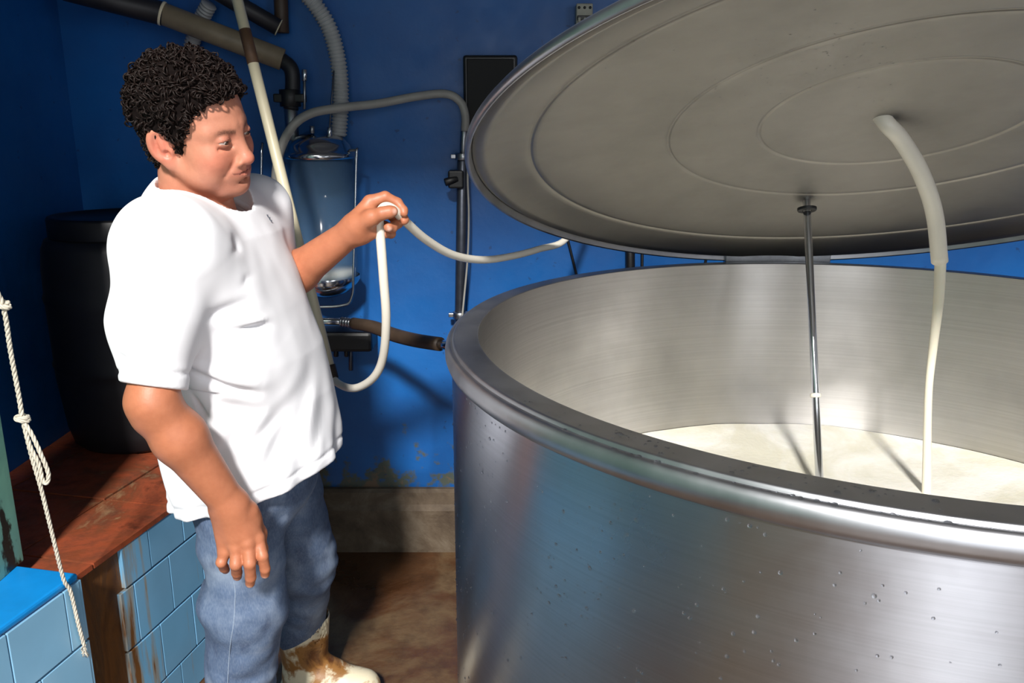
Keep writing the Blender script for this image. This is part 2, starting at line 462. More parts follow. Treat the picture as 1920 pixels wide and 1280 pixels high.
# ================================================================== THE ROOM
WY = 2.88; LX = -1.467; CEIL = 3.51
tag(box('floor', (-3.2, -3.5, -.1), (3.0, WY+.12, 0), M['floor']), 'wet brown stained concrete floor', None, kind='structure')
tag(box('wall_back', (LX-.15, WY, 0), (3.0, WY+.15, CEIL), M['blue']), 'blue painted back wall behind the tank', None, kind='structure')
tag(box('wall_left', (LX-.15, 1.70, 0), (LX, WY, CEIL), M['blue']), 'dark blue side wall beside the black barrel', None, kind='structure')
tag(box('wall_right', (2.75, -.6, 0), (2.9, WY, CEIL), plain('pale_wall_paint', (150, 150, 160), .7)), 'pale side wall beyond the tank', None, kind='structure')
tag(box('ceiling', (LX-.15, -.62, CEIL-.06), (2.9, WY+.12, CEIL+.08), plain('grey_ceiling', (120, 120, 120), .8)), 'grey ceiling', None, kind='structure')
tag(box('wall_front', (-1.25, -1.6, .6), (-1.10, 1.70, CEIL), M['mint'], bev=.004), 'mint green wall end with black mould near its base', None, kind='structure')
curb = newobj('trim_1', [(x, y, z) for x in (LX, 2.75) for y, z in ((2.835, 0), (2.832, .17), (2.846, .19), (2.85, .235), (2.862, .245), (2.89, .245), (2.89, 0))],
   [(0, 1, 8, 7), (1, 2, 9, 8), (2, 3, 10, 9), (3, 4, 11, 10), (4, 5, 12, 11)], M['curb'], smooth=False)
tag(curb, 'stained concrete kerb along the foot of the blue wall', None, kind='structure')
# platform and low wall at the left, tiled sides
GO = np.array([-.949, 1.643, 0.]); GU = np.array([.215, .977, 0.]); GU /= np.linalg.norm(GU); GV = np.array([-GU[1], GU[0], 0]); GZ = np.array([0, 0, 1.])
GA = (GU, GV, GZ)
pf = empty('raised_platform', GO + GU*.5 + GV*.3, 'raised platform topped with stained red floor tiles, sides of blue tile', 'platform')
# core clipped to the room
def gpt(u, v, z): return GO + GU*u + GV*v + GZ*z
def core_poly(v0, u0, zt):
    a = gpt(u0, v0, 0); dirb = GU; t = (WY-.002 - a[1])/dirb[1]; b = a + dirb*t
    c = np.array([LX+.002, WY-.002, 0]); d0 = gpt(u0, v0, 0) + GV*((LX+.002 - a[0])/GV[0])
    return [a, b, c, d0]
def prism(name, poly, z0, z1, mat, parent, smooth=False):
    n = len(poly); vs = [np.array([p[0], p[1], z0]) for p in poly] + [np.array([p[0], p[1], z1]) for p in poly]
    fs = [tuple(range(n))[::-1], tuple(range(n, 2*n))] + [(i, (i+1) % n, n+(i+1) % n, n+i) for i in range(n)]
    return newobj(name, vs, fs, mat, parent, smooth)
prism('cement_core', core_poly(.052, .0, 0), .0, .556, M['stain'], pf)
# red top tiles
def clip(poly, a, b):   # keep left of a->b
    out = []
    for i in range(len(poly)):
        p, q = poly[i], poly[(i+1) % len(poly)]
        def sd(x): return (b[0]-a[0])*(x[1]-a[1]) - (b[1]-a[1])*(x[0]-a[0])
        sp, sq = sd(p), sd(q)
        if sp >= 0: out.append(p)
        if sp*sq < 0: out.append(p + (q-p)*(sp/(sp-sq)))
    return out
cp = core_poly(.040, .0, 0)
ts = .305
for i in range(-1, 6):
    for j in range(-1, 5):
        u0, v0 = i*ts + .09, j*ts - .06
        quad = [gpt(u0+.003, v0+.003, 0), gpt(u0+ts-.003, v0+.003, 0), gpt(u0+ts-.003, v0+ts-.003, 0), gpt(u0+.003, v0+ts-.003, 0)]
        pl = quad
        for k in range(4): 
            if len(pl) >= 3: pl = clip(pl, cp[k], cp[(k+1) % 4])
        if len(pl) >= 3: prism('floor_tile', pl, .556, .570 + random.uniform(-.0015, .0015), M['redtile'], pf)
# blue side tiles in running bond
rows = [(.447, .556, .29), (.283, .444, .217), (.119, .280, .295), (-.04, .116, .217)]
TW = .1435; NT = [0]
for z0, z1, j0 in rows:
    for k in range(-2, 9):
        a = j0 + k*TW; b = a + TW
        lim = .165 + (.02 if z0 > .4 else 0)
        if b < lim + .03: continue
        a = max(a, lim); 
        if b > 1.25: continue
        box('tile', (a+.0016, .041 + random.uniform(0, .0012), max(z0, .0)+.0015), (b-.0016, .056, z1-.0015), M['tile'], pf, .0015, GA, GO)
# low wall (blue top)
lw = empty('low_wall', GO - GU*.3 + GV*.1, 'low wall with bright blue painted top and pale blue tiled face', 'low wall')
box('cement_core', (-1.7, .012, 0), (-.001, .52, .588), M['grout'], lw, 0, GA, GO)
box('blue_top', (-1.7, .002, .585), (0, .52, .602), M['bluetop'], lw, .006, GA, GO)
for z0, z1, j0 in [(.436, .584, -.049), (.27, .433, -.14), (.104, .267, -.049), (-.06, .1, -.14)]:
    for k in range(-11, 2):
        a = j0 + (k-1)*.155; b = min(a + .155, -.001)
        if b - a < .02 or a > -.01: continue
        box('tile', (a+.0015, 0 + random.uniform(0, .001), max(z0, 0)+.0015), (b-.0015, .014, z1-.0015), M['tile2'], lw, .0015, GA, GO)
for z0, z1 in [(.436, .584), (.27, .433), (.104, .267)]:
    box('tile', (-.004, .002, z0+.0015), (.006, .040, z1-.0015), M['tile2'], lw, .0015, GA, GO)

# ================================================================== TANK
TC = np.array([.8026, 1.7228, 0]); TR = .874; RIM = 1.13
tank = empty('bulk_milk_tank', (TC[0], TC[1], 0), 'large round stainless steel milk cooling tank with its lid propped open', 'tank')
NS = 160
lathe('outer_shell', [(.905, .0), (.927, .02), (.929, .3), (.929, 1.085)], M['steel_out'], tank, NS, TC)
lathe('rim', [(.929, 1.082), (.934, 1.083), (.9395, 1.088), (.9425, 1.096), (.9430, 1.104), (.9410, 1.113), (.9370, 1.1195), (.9325, 1.1225), (.9295, 1.1225), (.9285, 1.1212), (.9275, 1.1230), (.9262, 1.1272), (.9240, 1.1286), (.921, 1.1290), (.880, 1.1302), (.876, 1.1303), (.8745, 1.1298), (TR, 1.127)], M['steel_rim'], tank, NS, TC)
lathe('inner_wall', [(TR, 1.129), (TR, .5), (TR, .12), (TR-.05, .08), (.02, .06), (0.0, .06)], M['steel_in'], tank, NS, TC)
# lid
LC = np.array([.833, 1.84, 1.479]); LN = np.array([0, .4, 1.]); LN /= np.linalg.norm(LN); LR = .93
LAX = (np.array([1., 0, 0]), np.cross(LN, np.array([1., 0, 0])), LN)
lid_prof = [(LR-.006, -.012), (LR-.001, -.014), (LR+.004, -.008), (LR+.004, .002), (LR-.002, .009), (LR-.012, .011)]
und = []
for rr_ in list(np.linspace(LR-.012, 0, 60)) + [g + o_ for g in (.793, .487, .286) for o_ in (-.006, -.003, 0, .003, .006)]:
    h_ = .006 + .094*(1-(rr_/(LR-.012))**2) - .018*np.exp(-((LR-rr_)/.05)**2) + .018*np.exp(-(.012/.05)**2)*(rr_ > LR-.02)
    h_ += .0032*np.exp(-(min(abs(rr_-g) for g in (.793, .487, .286))/.0035)**2)
    und.append((max(rr_, 0.), h_))
und.sort(key=lambda t: -t[0])
lid = newobj('lid', *lathemesh(und, NS, LC, LAX), M['steel_lid'], tank)
newobj('lid_rim', *lathemesh(lid_prof + [(LR-.010, .004), (LR-.006, -.012)], NS, LC, LAX), M['steel_rim'], lid)
newobj('lid_top', *lathemesh([(LR-.004, .010), (.8, .034), (.5, .080), (.28, .1), (0., .108)], NS, LC, LAX), M['steel'], lid)
def P_lid(px, py, t):
    d = ray(px, py); return O_ + d*(((LC + LN*t - O_)@LN)/(d@LN))
# hinge at the back
hb = PY(1450, 488, 2.72)
box('hinge_bracket', (hb[0]-.17, 2.672, 1.075), (hb[0]+.17, 2.70, 1.150), M['steel'], tank, .003)
box('hinge_leaf', (hb[0]-.11, 2.70, 1.05), (hb[0]+.11, 2.72, 1.118), M['dark_steel'], tank, .002)
# agitator shaft, square to the lid
sp = P_lid(1513, 391, .045)
shaft = cyl('agitator_shaft', sp + LN*.10, sp - LN*1.0, .0105, M['chrome'], tank, 28)
lathe('shaft_collar', [(.0105, -.006), (.0145, -.004), (.0145, .004), (.0105, .006)], M['whitehose'], shaft, 24, sp - LN*.52, LAX)
lathe('shaft_bushing', [(.012, -.003), (.024, -.003), (.026, .0), (.026, .006)], M['black'], shaft, 28, sp - LN*.004, LAX)
# droplets
def drops(name, pts, nrm, rad, parent, mat=None):
    parts = []
    for p, n, r in zip(pts, nrm, rad):
        A = axes_from(n); prof = [(r, 0), (r*.92, r*.25), (r*.6, r*.48), (r*.2, r*.56), (0, r*.57)]
        parts.append(lathemesh(prof, 8, p, A))
    o = newobj(name, *join(parts), mat or M['water'], parent); o['kind'] = 'stuff'; return o
pts = []; nr = []; rr = []
clusters = [(RNG.uniform(math.radians(182), math.radians(262)), RNG.uniform(.35, 1.04)) for _ in range(34)]
for i in range(900):
    if i % 3: c0 = clusters[RNG.integers(len(clusters))]; a = c0[0]+RNG.normal()*.07; z = min(1.07, c0[1]+RNG.normal()*.07)
    else: a = RNG.uniform(math.radians(178), math.radians(275)); z = RNG.uniform(.3, 1.07)
    n = np.array([math.cos(a), math.sin(a), 0]); pts.append(TC + n*.9288 + GZ*z); nr.append(n); rr.append(RNG.uniform(.0012, .0024) if RNG.random() < .8 else RNG.uniform(.0024, .0036))
drops('shell_droplets', pts, nr, rr, tank)
pts = []; nr = []; rr = []
for i in range(190):
    a = RNG.normal(math.radians(236), .22); r = RNG.choice([RNG.uniform(.879, .920), RNG.uniform(.930, .933)])
    pts.append(TC + np.array([math.cos(a)*r, math.sin(a)*r, 1.1295 if r < .924 else 1.1222])); nr.append(GZ); rr.append(RNG.uniform(.001, .0025) if RNG.random() < .85 else RNG.uniform(.003, .0055))
drops('rim_droplets', pts, nr, rr, tank)
pts = []; nr = []; rr = []
lr, lz = np.array([x[0] for x in und])[::-1], np.array([x[1] for x in und])[::-1]
for i in range(170):
    p = P_lid(RNG.normal(1540, 130), RNG.normal(165, 75), .07); q = p-LC; x, y = q@LAX[0], q@LAX[1]; r = math.hypot(x, y)
    if r > .85: continue
    pts.append(LC + LAX[0]*x + LAX[1]*y + LN*(np.interp(r, lr, lz))); nr.append(-LN); rr.append(RNG.uniform(.001, .0022))
drops('lid_droplets', pts, nr, rr, lid)

# milk
MZ = .60
mp = []; mf = []
nr_, na_ = 40, 120
for i in range(nr_+1):
    for k in range(na_):
        r = (TR-.002)*i/nr_; a = 2*math.pi*k/na_; mp.append((TC[0]+r*math.cos(a), TC[1]+r*math.sin(a), 0))
mp = np.array(mp); mp[:, 2] = MZ + .004*vnoise(mp*np.array([5, 5, 1.]), 3) + .002*vnoise(mp*np.array([17, 17, 1.]), 5)
for i in range(nr_):
    for k in range(na_):
        k2 = (k+1) % na_; mf.append((i*na_+k, (i+1)*na_+k, (i+1)*na_+k2, i*na_+k2))
tag(newobj('milk', mp, mf, M['milktop']), 'pool of foamy white milk half filling the steel tank', 'milk')
hole = P_lid(1662, 231, .088)
land = PZ(1738, 925, MZ)
hend = PY(1762, 490, land[1]-.02)
# milk stream
st_pts = [hend + np.array([0, 0, .02]), PY(1760, 560, land[1]-.02), PY(1751, 640, land[1]-.012), PY(1742, 720, land[1]-.006), PY(1739, 800, land[1]), PY(1738, 880, land[1]), land - GZ*.012]
tag(tube('milk_stream', st_pts, [.0135, .0125, .0105, .0095, .010, .0115, .012], M['milk'], None, 16), 'thin stream of milk pouring from the hose end into the tank', 'milk stream')

# ================================================================== MILK HOSE
mh = empty('milk_hose', (0, 0, 0), 'long white milk hose running from the ceiling through the hand into the tank lid', 'hose')
a0, a1 = PY(440, -20, 2.34), PY(621, 702, 2.12)
def along(t): return a0 + (a1-a0)*t
cyl('rigid_pipe', along(0), along(1), .0145, M['cream'], mh, 20)
cyl('brown_sleeve', along(.103), along(.192), .0155, M['brown_tape'], mh, 20)
cyl('end_cap', along(.975), along(1.012), .0175, M['rubber'], mh, 18)
HY = 1.752
loop = [along(.93), along(1.0), PY(640, 722, 2.08), PY(668, 727, 2.0), PY(700, 708, 1.93), PY(718, 670, 1.88), PY(724, 600, 1.82), PY(719, 520, 1.78), PY(713, 440, 1.757), PY(711, 405, HY), PY(721, 388, HY), PY(738, 393, HY+.002),
        PY(760, 415, 1.80), PY(800, 450, 1.90), PY(850, 478, 2.03), PY(905, 487, 2.18), PY(960, 480, 2.32), PY(1010, 467, 2.44), PY(1060, 449, 2.54)]
e = loop[-1]
tube('flexible_hose', loop + [e + np.array([.06, .06, .10]), e + np.array([.12, .05, .28]), e + np.array([.22, -.25, .52]), hole + np.array([-.12, .30, .26]), hole + np.array([-.05, .10, .14]), hole + np.array([0, 0, .03])], .0100, M['whitehose'], mh, 16)
tube('outlet_hose', [hole + np.array([-.03, .05, .06]), hole, PY(1690, 262, hole[1]*.85+hend[1]*.15), PY(1727, 325, hole[1]*.6+hend[1]*.4), PY(1752, 400, hole[1]*.25+hend[1]*.75), hend], [.018, .018, .0185, .019, .0195, .0195], M['whitehose'], mh, 20)

# ================================================================== WALL EQUIPMENT
# milk receiver jar
RC = PY(600, 300, 2.76); RC = np.array([RC[0], 2.765, 0.])
zt = PY(600, 290, 2.765)[2]; zb = PY(600, 520, 2.765)[2]; jr = .105
rv = empty('milk_receiver', (RC[0], RC[1], zb-.06), 'glass milk receiver jar with domed steel lid hanging on the blue wall', 'milk receiver')
lathe('glass_cylinder', [(jr, zb), (jr, zt), (jr-.006, zt), (jr-.006, zb), (jr, zb)], M['glass'], rv, 40, RC)
lathe('milk_residue', [(0, zb+.004), (jr-.009, zb+.004), (jr-.009, zb+.03), (0, zb+.03)], M['milk'], rv, 32, RC)
lathe('dome_lid', [(jr-.01, zt-.012), (jr+.008, zt-.012), (jr+.010, zt-.004), (jr+.008, zt+.006), (jr-.002, zt+.010), (jr-.008, zt+.03), (jr-.030, zt+.055), (jr-.065, zt+.072), (0.02, zt+.079), (0, zt+.079)], M['chrome'], rv, 48, RC)
lathe('steel_bowl', [(jr+.004, zb+.008), (jr+.006, zb-.002), (jr-.002, zb-.018), (jr-.03, zb-.045), (.03, zb-.064), (0, zb-.066)], M['chrome'], rv, 40, RC)
wf = [PY(492, 268, 2.72), PY(490, 300, 2.70), PY(489, 450, 2.68), PY(492, 545, 2.68), PY(515, 572, 2.68), PY(560, 575, 2.68), PY(640, 573, 2.68), PY(660, 555, 2.68), PY(663, 500, 2.68), PY(668, 300, 2.70), PY(670, 283, 2.72), PY(655, 282, 2.74)]
tube('wire_bracket', wf, .0045, M['chrome'], rv, 10)
nk = PY(547, 232, 2.765)
cyl('inlet_neck', (nk[0], 2.765, zt+.045), (nk[0], 2.765, zt+.145), .021, M['steel'], rv)
el = [PY(528, 112, 2.77), PY(545, 128, 2.766), PY(549, 155, 2.765), (nk[0], 2.765, PY(548, 205, 2.765)[2])]
tube('black_elbow', el, .0235, M['black_pipe'], rv, 16)
cyl('elbow_clamp', (nk[0], 2.765, PY(548, 200, 2.765)[2]), (nk[0], 2.765, PY(548, 168, 2.765)[2]), .034, M['black'], rv, 12)
box('clamp_ears', (nk[0]-.048, 2.74, PY(548, 192, 2.765)[2]), (nk[0]+.048, 2.79, PY(548, 176, 2.765)[2]), M['black'], rv, .004)
lv0, lv1, lv2 = PY(571, 205, 2.75), PY(571, 152, 2.75), PY(571, 130, 2.75)
cyl('valve_stem', lv0, lv1, .0045, M['steel'], rv, 10)
cyl('valve_knob', lv1, lv2, .0085, M['chrome'], rv, 12)
cyl('probe_base', PY(618, 258, 2.72), PY(618, 238, 2.72), .008, M['chrome'], rv, 12)
cyl('probe_rod', PY(618, 240, 2.72), PY(626, 132, 2.74), .0028, M['dark_steel'], rv, 8)
cyl('lid_nut', PY(585, 250, 2.70), PY(585, 236, 2.70), .008, M['steel'], rv, 6)
# vacuum hoses
tag(ribbed('corrugated_hose', [PY(560, -25, 2.76), PY(590, 8, 2.78), PY(618, 55, 2.79), PY(634, 115, 2.79), PY(639, 180, 2.785), PY(635, 255, 2.77)], .0245, M['ribbed'], pitch=.0115), 'grey corrugated hose curving down onto the right of the receiver lid', 'hose')
tag(ribbed('corrugated_hose', [PY(392, 8, 2.78), PY(378, 35, 2.80), PY(366, 65, 2.81), PY(357, 95, 2.82), PY(350, 150, 2.82)], .0225, M['ribbed'], pitch=.0115), 'short grey corrugated hose dropping behind the dark curly hair', 'hose')
# grey arc hose
tag(tube('rubber_hose', [PY(517, 450, 2.62), PY(516, 380, 2.62), PY(518, 320, 2.62), PY(528, 275, 2.62), PY(550, 235, 2.63), PY(585, 212, 2.65), PY(640, 202, 2.68), PY(710, 194, 2.73), PY(780, 181, 2.77), PY(835, 176, 2.80), PY(862, 190, 2.81), PY(872, 215, 2.81), PY(872, 245, 2.818)], .0135, M['greyhose'], None, 14), 'grey rubber hose arching over the receiver to the steel wall pipe', 'hose')
wp = empty('steel_wall_pipe', PY(862, 610, 2.82), 'upright steel pipe clamped to the blue wall left of the tank', 'pipe')
cyl('upper_tube', PY(871, 228, 2.82), PY(868, 300, 2.82), .0115, M['steel'], wp)
cyl('tube', PY(868, 290, 2.82), PY(862, 625, 2.82), .0185, M['dark_steel'], wp)
for (x, y) in ((868, 293), (863, 590)):
    cyl('pipe_clamp', PY(x, y-6, 2.82), PY(x, y+7, 2.82), .026, M['steel'], wp, 16)
    q = PY(x, y, 2.82); box('clamp_bolt', (q[0]-.04, 2.812, q[2]-.007), (q[0]+.03, 2.828, q[2]+.007), M['steel'], wp, .002)
q = PY(858, 335, 2.82); box('valve_body', (q[0]-.03, 2.79, q[2]-.03), (q[0]+.022, 2.86, q[2]+.028), M['black'], wp, .006)
cyl('valve_handle', PY(858, 335, 2.80), PY(834, 342, 2.79), .013, M['black'], wp)
tag(tube('white_cable', [PY(880, 255, 2.80), PY(877, 330, 2.80), PY(879, 400, 2.80), PY(877, 480, 2.80), PY(870, 560, 2.795), PY(866, 600, 2.795)], .0035, M['greyhose'], None, 8), 'thin pale cable running down beside the steel wall pipe', 'cable')
# overhead pipes
bp = empty('overhead_pipe', PY(310, 25, 2.70), 'thick black and tan pipe slanting across the wall above the head', 'pipe')
b0, b1, b2 = PY(120, -22, 2.62), PY(306, 26, 2.70), PY(530, 112, 2.77)
cyl('black_section', b0, b1, .035, M['black_pipe'], bp, 24)
cyl('tan_section', b1 - (b2-b1)*.01, b2, .0335, M['tan_pipe'], bp, 24)
cyl('white_seal_ring', b1 - (b2-b1)*.02, b1 + (b2-b1)*.004, .0365, M['cream'], bp, 24)
up = empty('upper_pipe', PY(525, 40, 2.80), 'dark pipe with a tee high on the wall above the receiver', 'pipe')
c0, c1 = PY(385, -28, 2.74), PY(523, 52, 2.80)
cyl('slanting_section', c0, c1, .026, M['black_pipe'], up, 20)
cyl('seal_ring', c1 - (c1-c0)*.012, c1 + (c1-c0)*.003, .0275, M['cream'], up, 20)
cyl('upright_section', PY(525, -40, 2.83), PY(529, 62, 2.83), .022, M['rubber'], up, 20)
# pipe from receiver to tank
lp = empty('suction_pipe', PY(720, 620, 2.7), 'low steel and brown rubber pipe running from behind the man to the tank', 'pipe')
cyl('steel_end', PY(560, 601, 2.64), PY(645, 603, 2.62), .0115, M['chrome'], lp)
ribbed('ribbed_coupling', [PY(640, 603, 2.62), PY(655, 605, 2.61), PY(668, 607, 2.60)], .0155, M['steel'], lp, pitch=.010, amp=.08)
tube('rubber_section', [PY(662, 606, 2.605), PY(700, 613, 2.56), PY(740, 628, 2.50), PY(780, 638, 2.42), PY(825, 645, 2.32)], [.019, .0205, .0215, .021, .0205], M['rubber'], lp, 16)
cyl('tank_nozzle', PY(820, 644, 2.335), PY(868, 652, 2.22), .0145, M['chrome'], lp)
pm = empty('pump_mount', PY(660, 640, 2.83), 'dark pump bracket on the wall under the receiver', 'pump')
q0, q1 = PY(590, 655, 2.80), PY(700, 618, 2.80); box('housing', (q0[0], 2.76, q0[2]), (q1[0], 2.879, q1[2]), M['black'], pm, .012)
for x in (630, 650): cyl('bolt', PY(x, 652, 2.80), PY(x, 668, 2.80), .009, M['black'], pm, 8)
cyl('drain_rod', PY(658, 652, 2.84), PY(658, 694, 2.84), .008, M['dark_steel'], pm, 10)
# black control box
cb = empty('control_box', PY(920, 330, 2.88), 'black box on the blue wall beside the edge of the lid', 'control box')
q0, q1 = PY(871, 330, 2.84), PY(970, 103, 2.84)
box('casing', (q0[0], 2.84, q0[2]), (q1[0], 2.881, q1[2]), M['black'], cb, .008)
box('cover', (q0[0]+.012, 2.834, q0[2]+.012), (q1[0]-.012, 2.842, q1[2]-.012), plain('black_cover', (8, 8, 9), .7), cb, .003)
cyl('latch', PY(956, 140, 2.836), PY(956, 140, 2.826), .006, M['dark_steel'], cb, 12)
# breaker
br = empty('circuit_breaker', PY(1096, 50, 2.88), 'small dusty grey circuit breaker high on the blue wall', 'breaker')
q0, q1 = PY(1080, 52, 2.82), PY(1112, 6, 2.82)
box('housing', (q0[0], 2.82, q0[2]), (q1[0], 2.881, q1[2]), M['breaker'], br, .004)
zm = q0[2] + (q1[2]-q0[2])*.38
box('switch_band', (q0[0]+.003, 2.808, zm-.006), (q1[0]-.003, 2.824, zm+.008), M['black'], br, .002)
for k in range(3):
    x = q0[0] + (q1[0]-q0[0])*(k+.5)/3
    box('toggle', (x-.004, 2.80, zm-.012), (x+.004, 2.812, zm+.001), M['breaker'], br, .0015)
    cyl('screw', (x, 2.822, q1[2]-.013), (x, 2.817, q1[2]-.013), .0045, M['black'], br, 10)
# cables and posts seen between lid and tank
tag(tube('black_cable', [PY(1050, 400, 2.876), PY(1066, 455, 2.87), PY(1076, 495, 2.87), PY(1086, 535, 2.876)], .0045, M['black'], None, 8), 'black cable hanging in the gap left of the lid hinge', 'cable')
tag(cyl('wall_conduit', PY(1181, 380, 2.84), PY(1183, 640, 2.84), .016, M['black'], None, 14), 'thick black conduit on the wall seen in the gap under the lid', 'conduit')
tag(cyl('wall_wire', PY(1205, 400, 2.86), PY(1203, 620, 2.86), .005, M['black'], None, 8), 'thin black wire beside the thick conduit under the lid', 'wire')
tag(tube('hinge_cable', [PY(1335, 440, 2.876), PY(1325, 480, 2.874), PY(1318, 520, 2.876)], .005, M['black'], None, 8), 'short black cable just left of the lid hinge', 'cable')

# ================================================================== BARREL, ROPE, POLE
BC = np.array([-1.205, 2.60, .573])
ba = empty('plastic_barrel', BC, 'black plastic barrel standing on the red tiled platform', 'barrel')
lathe('body', [(0, 0), (.205, 0), (.216, .012), (.228, .06), (.243, .22), (.2435, .25), (.248, .262), (.2435, .275), (.245, .45), (.25, .47), (.245, .485), (.243, .56), (.236, .62), (.225, .645), (.21, .652)], M['barrel'], ba, 56, BC)
lathe('screw_lid', [(.205, .648), (.212, .652), (.213, .655), (.213, .705), (.208, .713), (.19, .713), (.185, .706), (0, .704)], M['black'], ba, 56, BC)
# rope
rp = empty('rope', PY(42, 790, 1.53), 'knotted white rope hanging over the edge of the blue-topped low wall', 'rope')
def twisted(name, pts, r, parent, turns=90.):
    p = spline(pts, 24); T, N, B = frames(p); s = np.r_[0, np.cumsum(np.linalg.norm(np.diff(p, axis=0), axis=1))]
    parts = []
    for k in range(3):
        a = s*turns*2 + k*2*math.pi/3
        q = p + r*.5*(np.cos(a)[:, None]*N + np.sin(a)[:, None]*B); parts.append(tubemesh(q, r*.56, 6))
    return newobj(name, *join(parts), M['rope'], parent)
kn = PY(42, 785, 1.53)
twisted('upper_strand', [np.array([-1.085, 1.40, 1.86]), np.array([-1.04, 1.42, 1.80]), PY(-60, 430, 1.47), PY(-20, 520, 1.48), PY(6, 575, 1.49), PY(20, 660, 1.51), PY(34, 735, 1.525), kn], .0046, rp)
twisted('lower_strand', [kn, PY(58, 850, 1.54), PY(78, 920, 1.55), PY(100, 1010, 1.57), PY(119, 1085, 1.592), GO - GU*.038 - GV*.007 + GZ*.58, GO - GU*.03 - GV*.007 + GZ*.50, GO - GU*.022 - GV*.007 + GZ*.435], .0043, rp)
twisted('hanging_loop', [kn, PY(56, 835, 1.53), PY(72, 868, 1.53), PY(80, 900, 1.53), PY(88, 905, 1.53), PY(90, 885, 1.53), PY(76, 850, 1.525), PY(60, 815, 1.525), kn + np.array([.002, -.004, 0])], .0043, rp)
twisted('knot', [kn + .011*np.array([math.cos(a), math.sin(a)*.8, .35*math.sin(a*.7)]) for a in np.linspace(0, 13, 16)], .0043, rp)
twisted('top_knot', [PY(6, 572, 1.49) + .009*np.array([math.cos(a), math.sin(a)*.8, .5*math.sin(a*.7)]) for a in np.linspace(0, 10, 12)], .005, rp)
cyl('wall_nail', (-1.105, 1.40, 1.86), (-1.065, 1.40, 1.865), .004, M['steel'], rp, 8)
for k in range(6):
    b = GO - GU*.022 - GV*.006 + GZ*.437
    tube('frayed_end', [b, b + np.array([RNG.normal()*.004, RNG.normal()*.003, -.012]), b + np.array([RNG.normal()*.010+.004, RNG.normal()*.004, -.028])], .0012, M['rope'], rp, 5, per=3)
bh = empty('pink_brush', PY(35, 790, 2.55), 'pink handled brush lying in the dark corner beside the barrel', 'brush')
h0 = np.array([*PZ(30, 812, .59)[:2], .60]); h1 = h0 + np.array([.10, .14, .05])
cyl('handle', h0, h0 + np.array([.10, .17, .055]), .010, M['pink'], bh, 14)
box('brush_head', (h0[0]-.035, h0[1]-.035, .573), (h0[0]+.03, h0[1]+.02, .612), plain('dark_pink_plastic', (150, 60, 84), .5), bh, .008)

# ================================================================== PERSON
def Rm(a, b, g):
    ca, sa, cb, sb, cg, sg = math.cos(a), math.sin(a), math.cos(b), math.sin(b), math.cos(g), math.sin(g)
    return np.array([[ca, -sa, 0], [sa, ca, 0], [0, 0, 1]])@np.array([[cb, 0, sb], [0, 1, 0], [-sb, 0, cb]])@np.array([[1, 0, 0], [0, cg, -sg], [0, sg, cg]])
HR = Rm(math.radians(-17.8), math.radians(10.4), math.radians(16.3)); HC = np.array([-.596, 1.630, 1.547])
def HW(p): return HC + HR@V3(p)
person = empty('person', (-.60, 1.86, 0), 'person in white t-shirt, faded jeans and rubber boots holding up the milk hose', 'person')

# joints
rsh, rel_, rwr = V3((-.614, 1.458, 1.352)), V3((-.624, 1.378, 1.085)), PY(433, 948, 1.45)
lsh, lel, lwr = V3((-.56, 1.845, 1.375)), V3((-.545, 1.86, 1.185)), PY(664, 431, 1.765)

B = Field()
# torso core and neck
B.ell((-.60, 1.68, 1.20), (.10, .15, .20), None, .02)
nb = V3((-.622, 1.672, 1.36))
B.cone(HW((-.030, 0, -.055)), nb + V3((-.012, 0, 0)), .056, .062, .022)
B.cone(HW((-.004, 0, -.080)), nb + V3((.030, -.01, .0)), .044, .050, .016)
B.cone(nb + V3((0, -.1, -.02)), nb + V3((0, .1, -.01)), .055, .055, .03)
# head
def hadd(c, r, k=.012, mode='u', sym=False, rot=None):
    c, r = V3(c), V3(r); Rl = rot
    def fn(p):
        q = (p-HC)@HR
        if sym: q = q.copy(); q[:, 1] = np.abs(q[:, 1])
        q = q-c
        if Rl is not None: q = q@Rl
        k0 = np.linalg.norm(q/r, axis=1); k1 = np.linalg.norm(q/(r*r), axis=1)+1e-9
        return k0*(k0-1)/k1
    if sym: B.add(fn, HC, .16, k, mode)
    else: B.add(fn, HW(c), max(r), k, mode)
def hcone(a, b, ra, rb, k=.01, mode='u', sym=False):
    a, b = V3(a), V3(b); ba = b-a; L2 = ba@ba
    def fn(p):
        q = (p-HC)@HR
        if sym: q = q.copy(); q[:, 1] = np.abs(q[:, 1])
        t = np.clip((q-a)@ba/L2, 0, 1); return np.linalg.norm(q-a-t[:, None]*ba, axis=1) - (ra+(rb-ra)*t)
    B.add(fn, HC, .16, k, mode)
hadd((-.008, 0, .030), (.101, .077, .088), .02)                    # cranium
hadd((.030, 0, -.028), (.064, .066, .083), .025)                   # face mass
hadd((.030, 0, -.072), (.058, .060, .046), .025)                   # jaw
hcone((-.006, .060, -.054), (.064, .026, -.100), .018, .019, .018, sym=True)   # jaw line
hadd((.079, 0, -.100), (.019, .025, .019), .016)                   # chin
hadd((.054, .041, -.036), (.032, .028, .030), .02, sym=True)
hadd((.040, .047, -.070), (.030, .020, .026), .018, sym=True)       # cheeks
hcone((.081, .008, .019), (.062, .048, .014), .012, .009, .016, sym=True)      # brow ridge
hadd((.036, 0, -.112), (.038, .040, .020), .012)                    # double chin
hadd((.098, .033, -.003), (.013, .017, .012), .014, 's', sym=True)             # eye sockets
hcone((.087, 0, .004), (.102, 0, -.034), .0095, .0125, .012)       # nose bridge
hadd((.1055, 0, -.040), (.0140, .0145, .0120), .007)                # nose tip
hadd((.096, .0150, -.0445), (.0120, .0085, .0085), .005, sym=True)  # alae
hadd((.103, .008, -.0530), (.006, .004, .0035), .003, 's', sym=True)            # nostrils
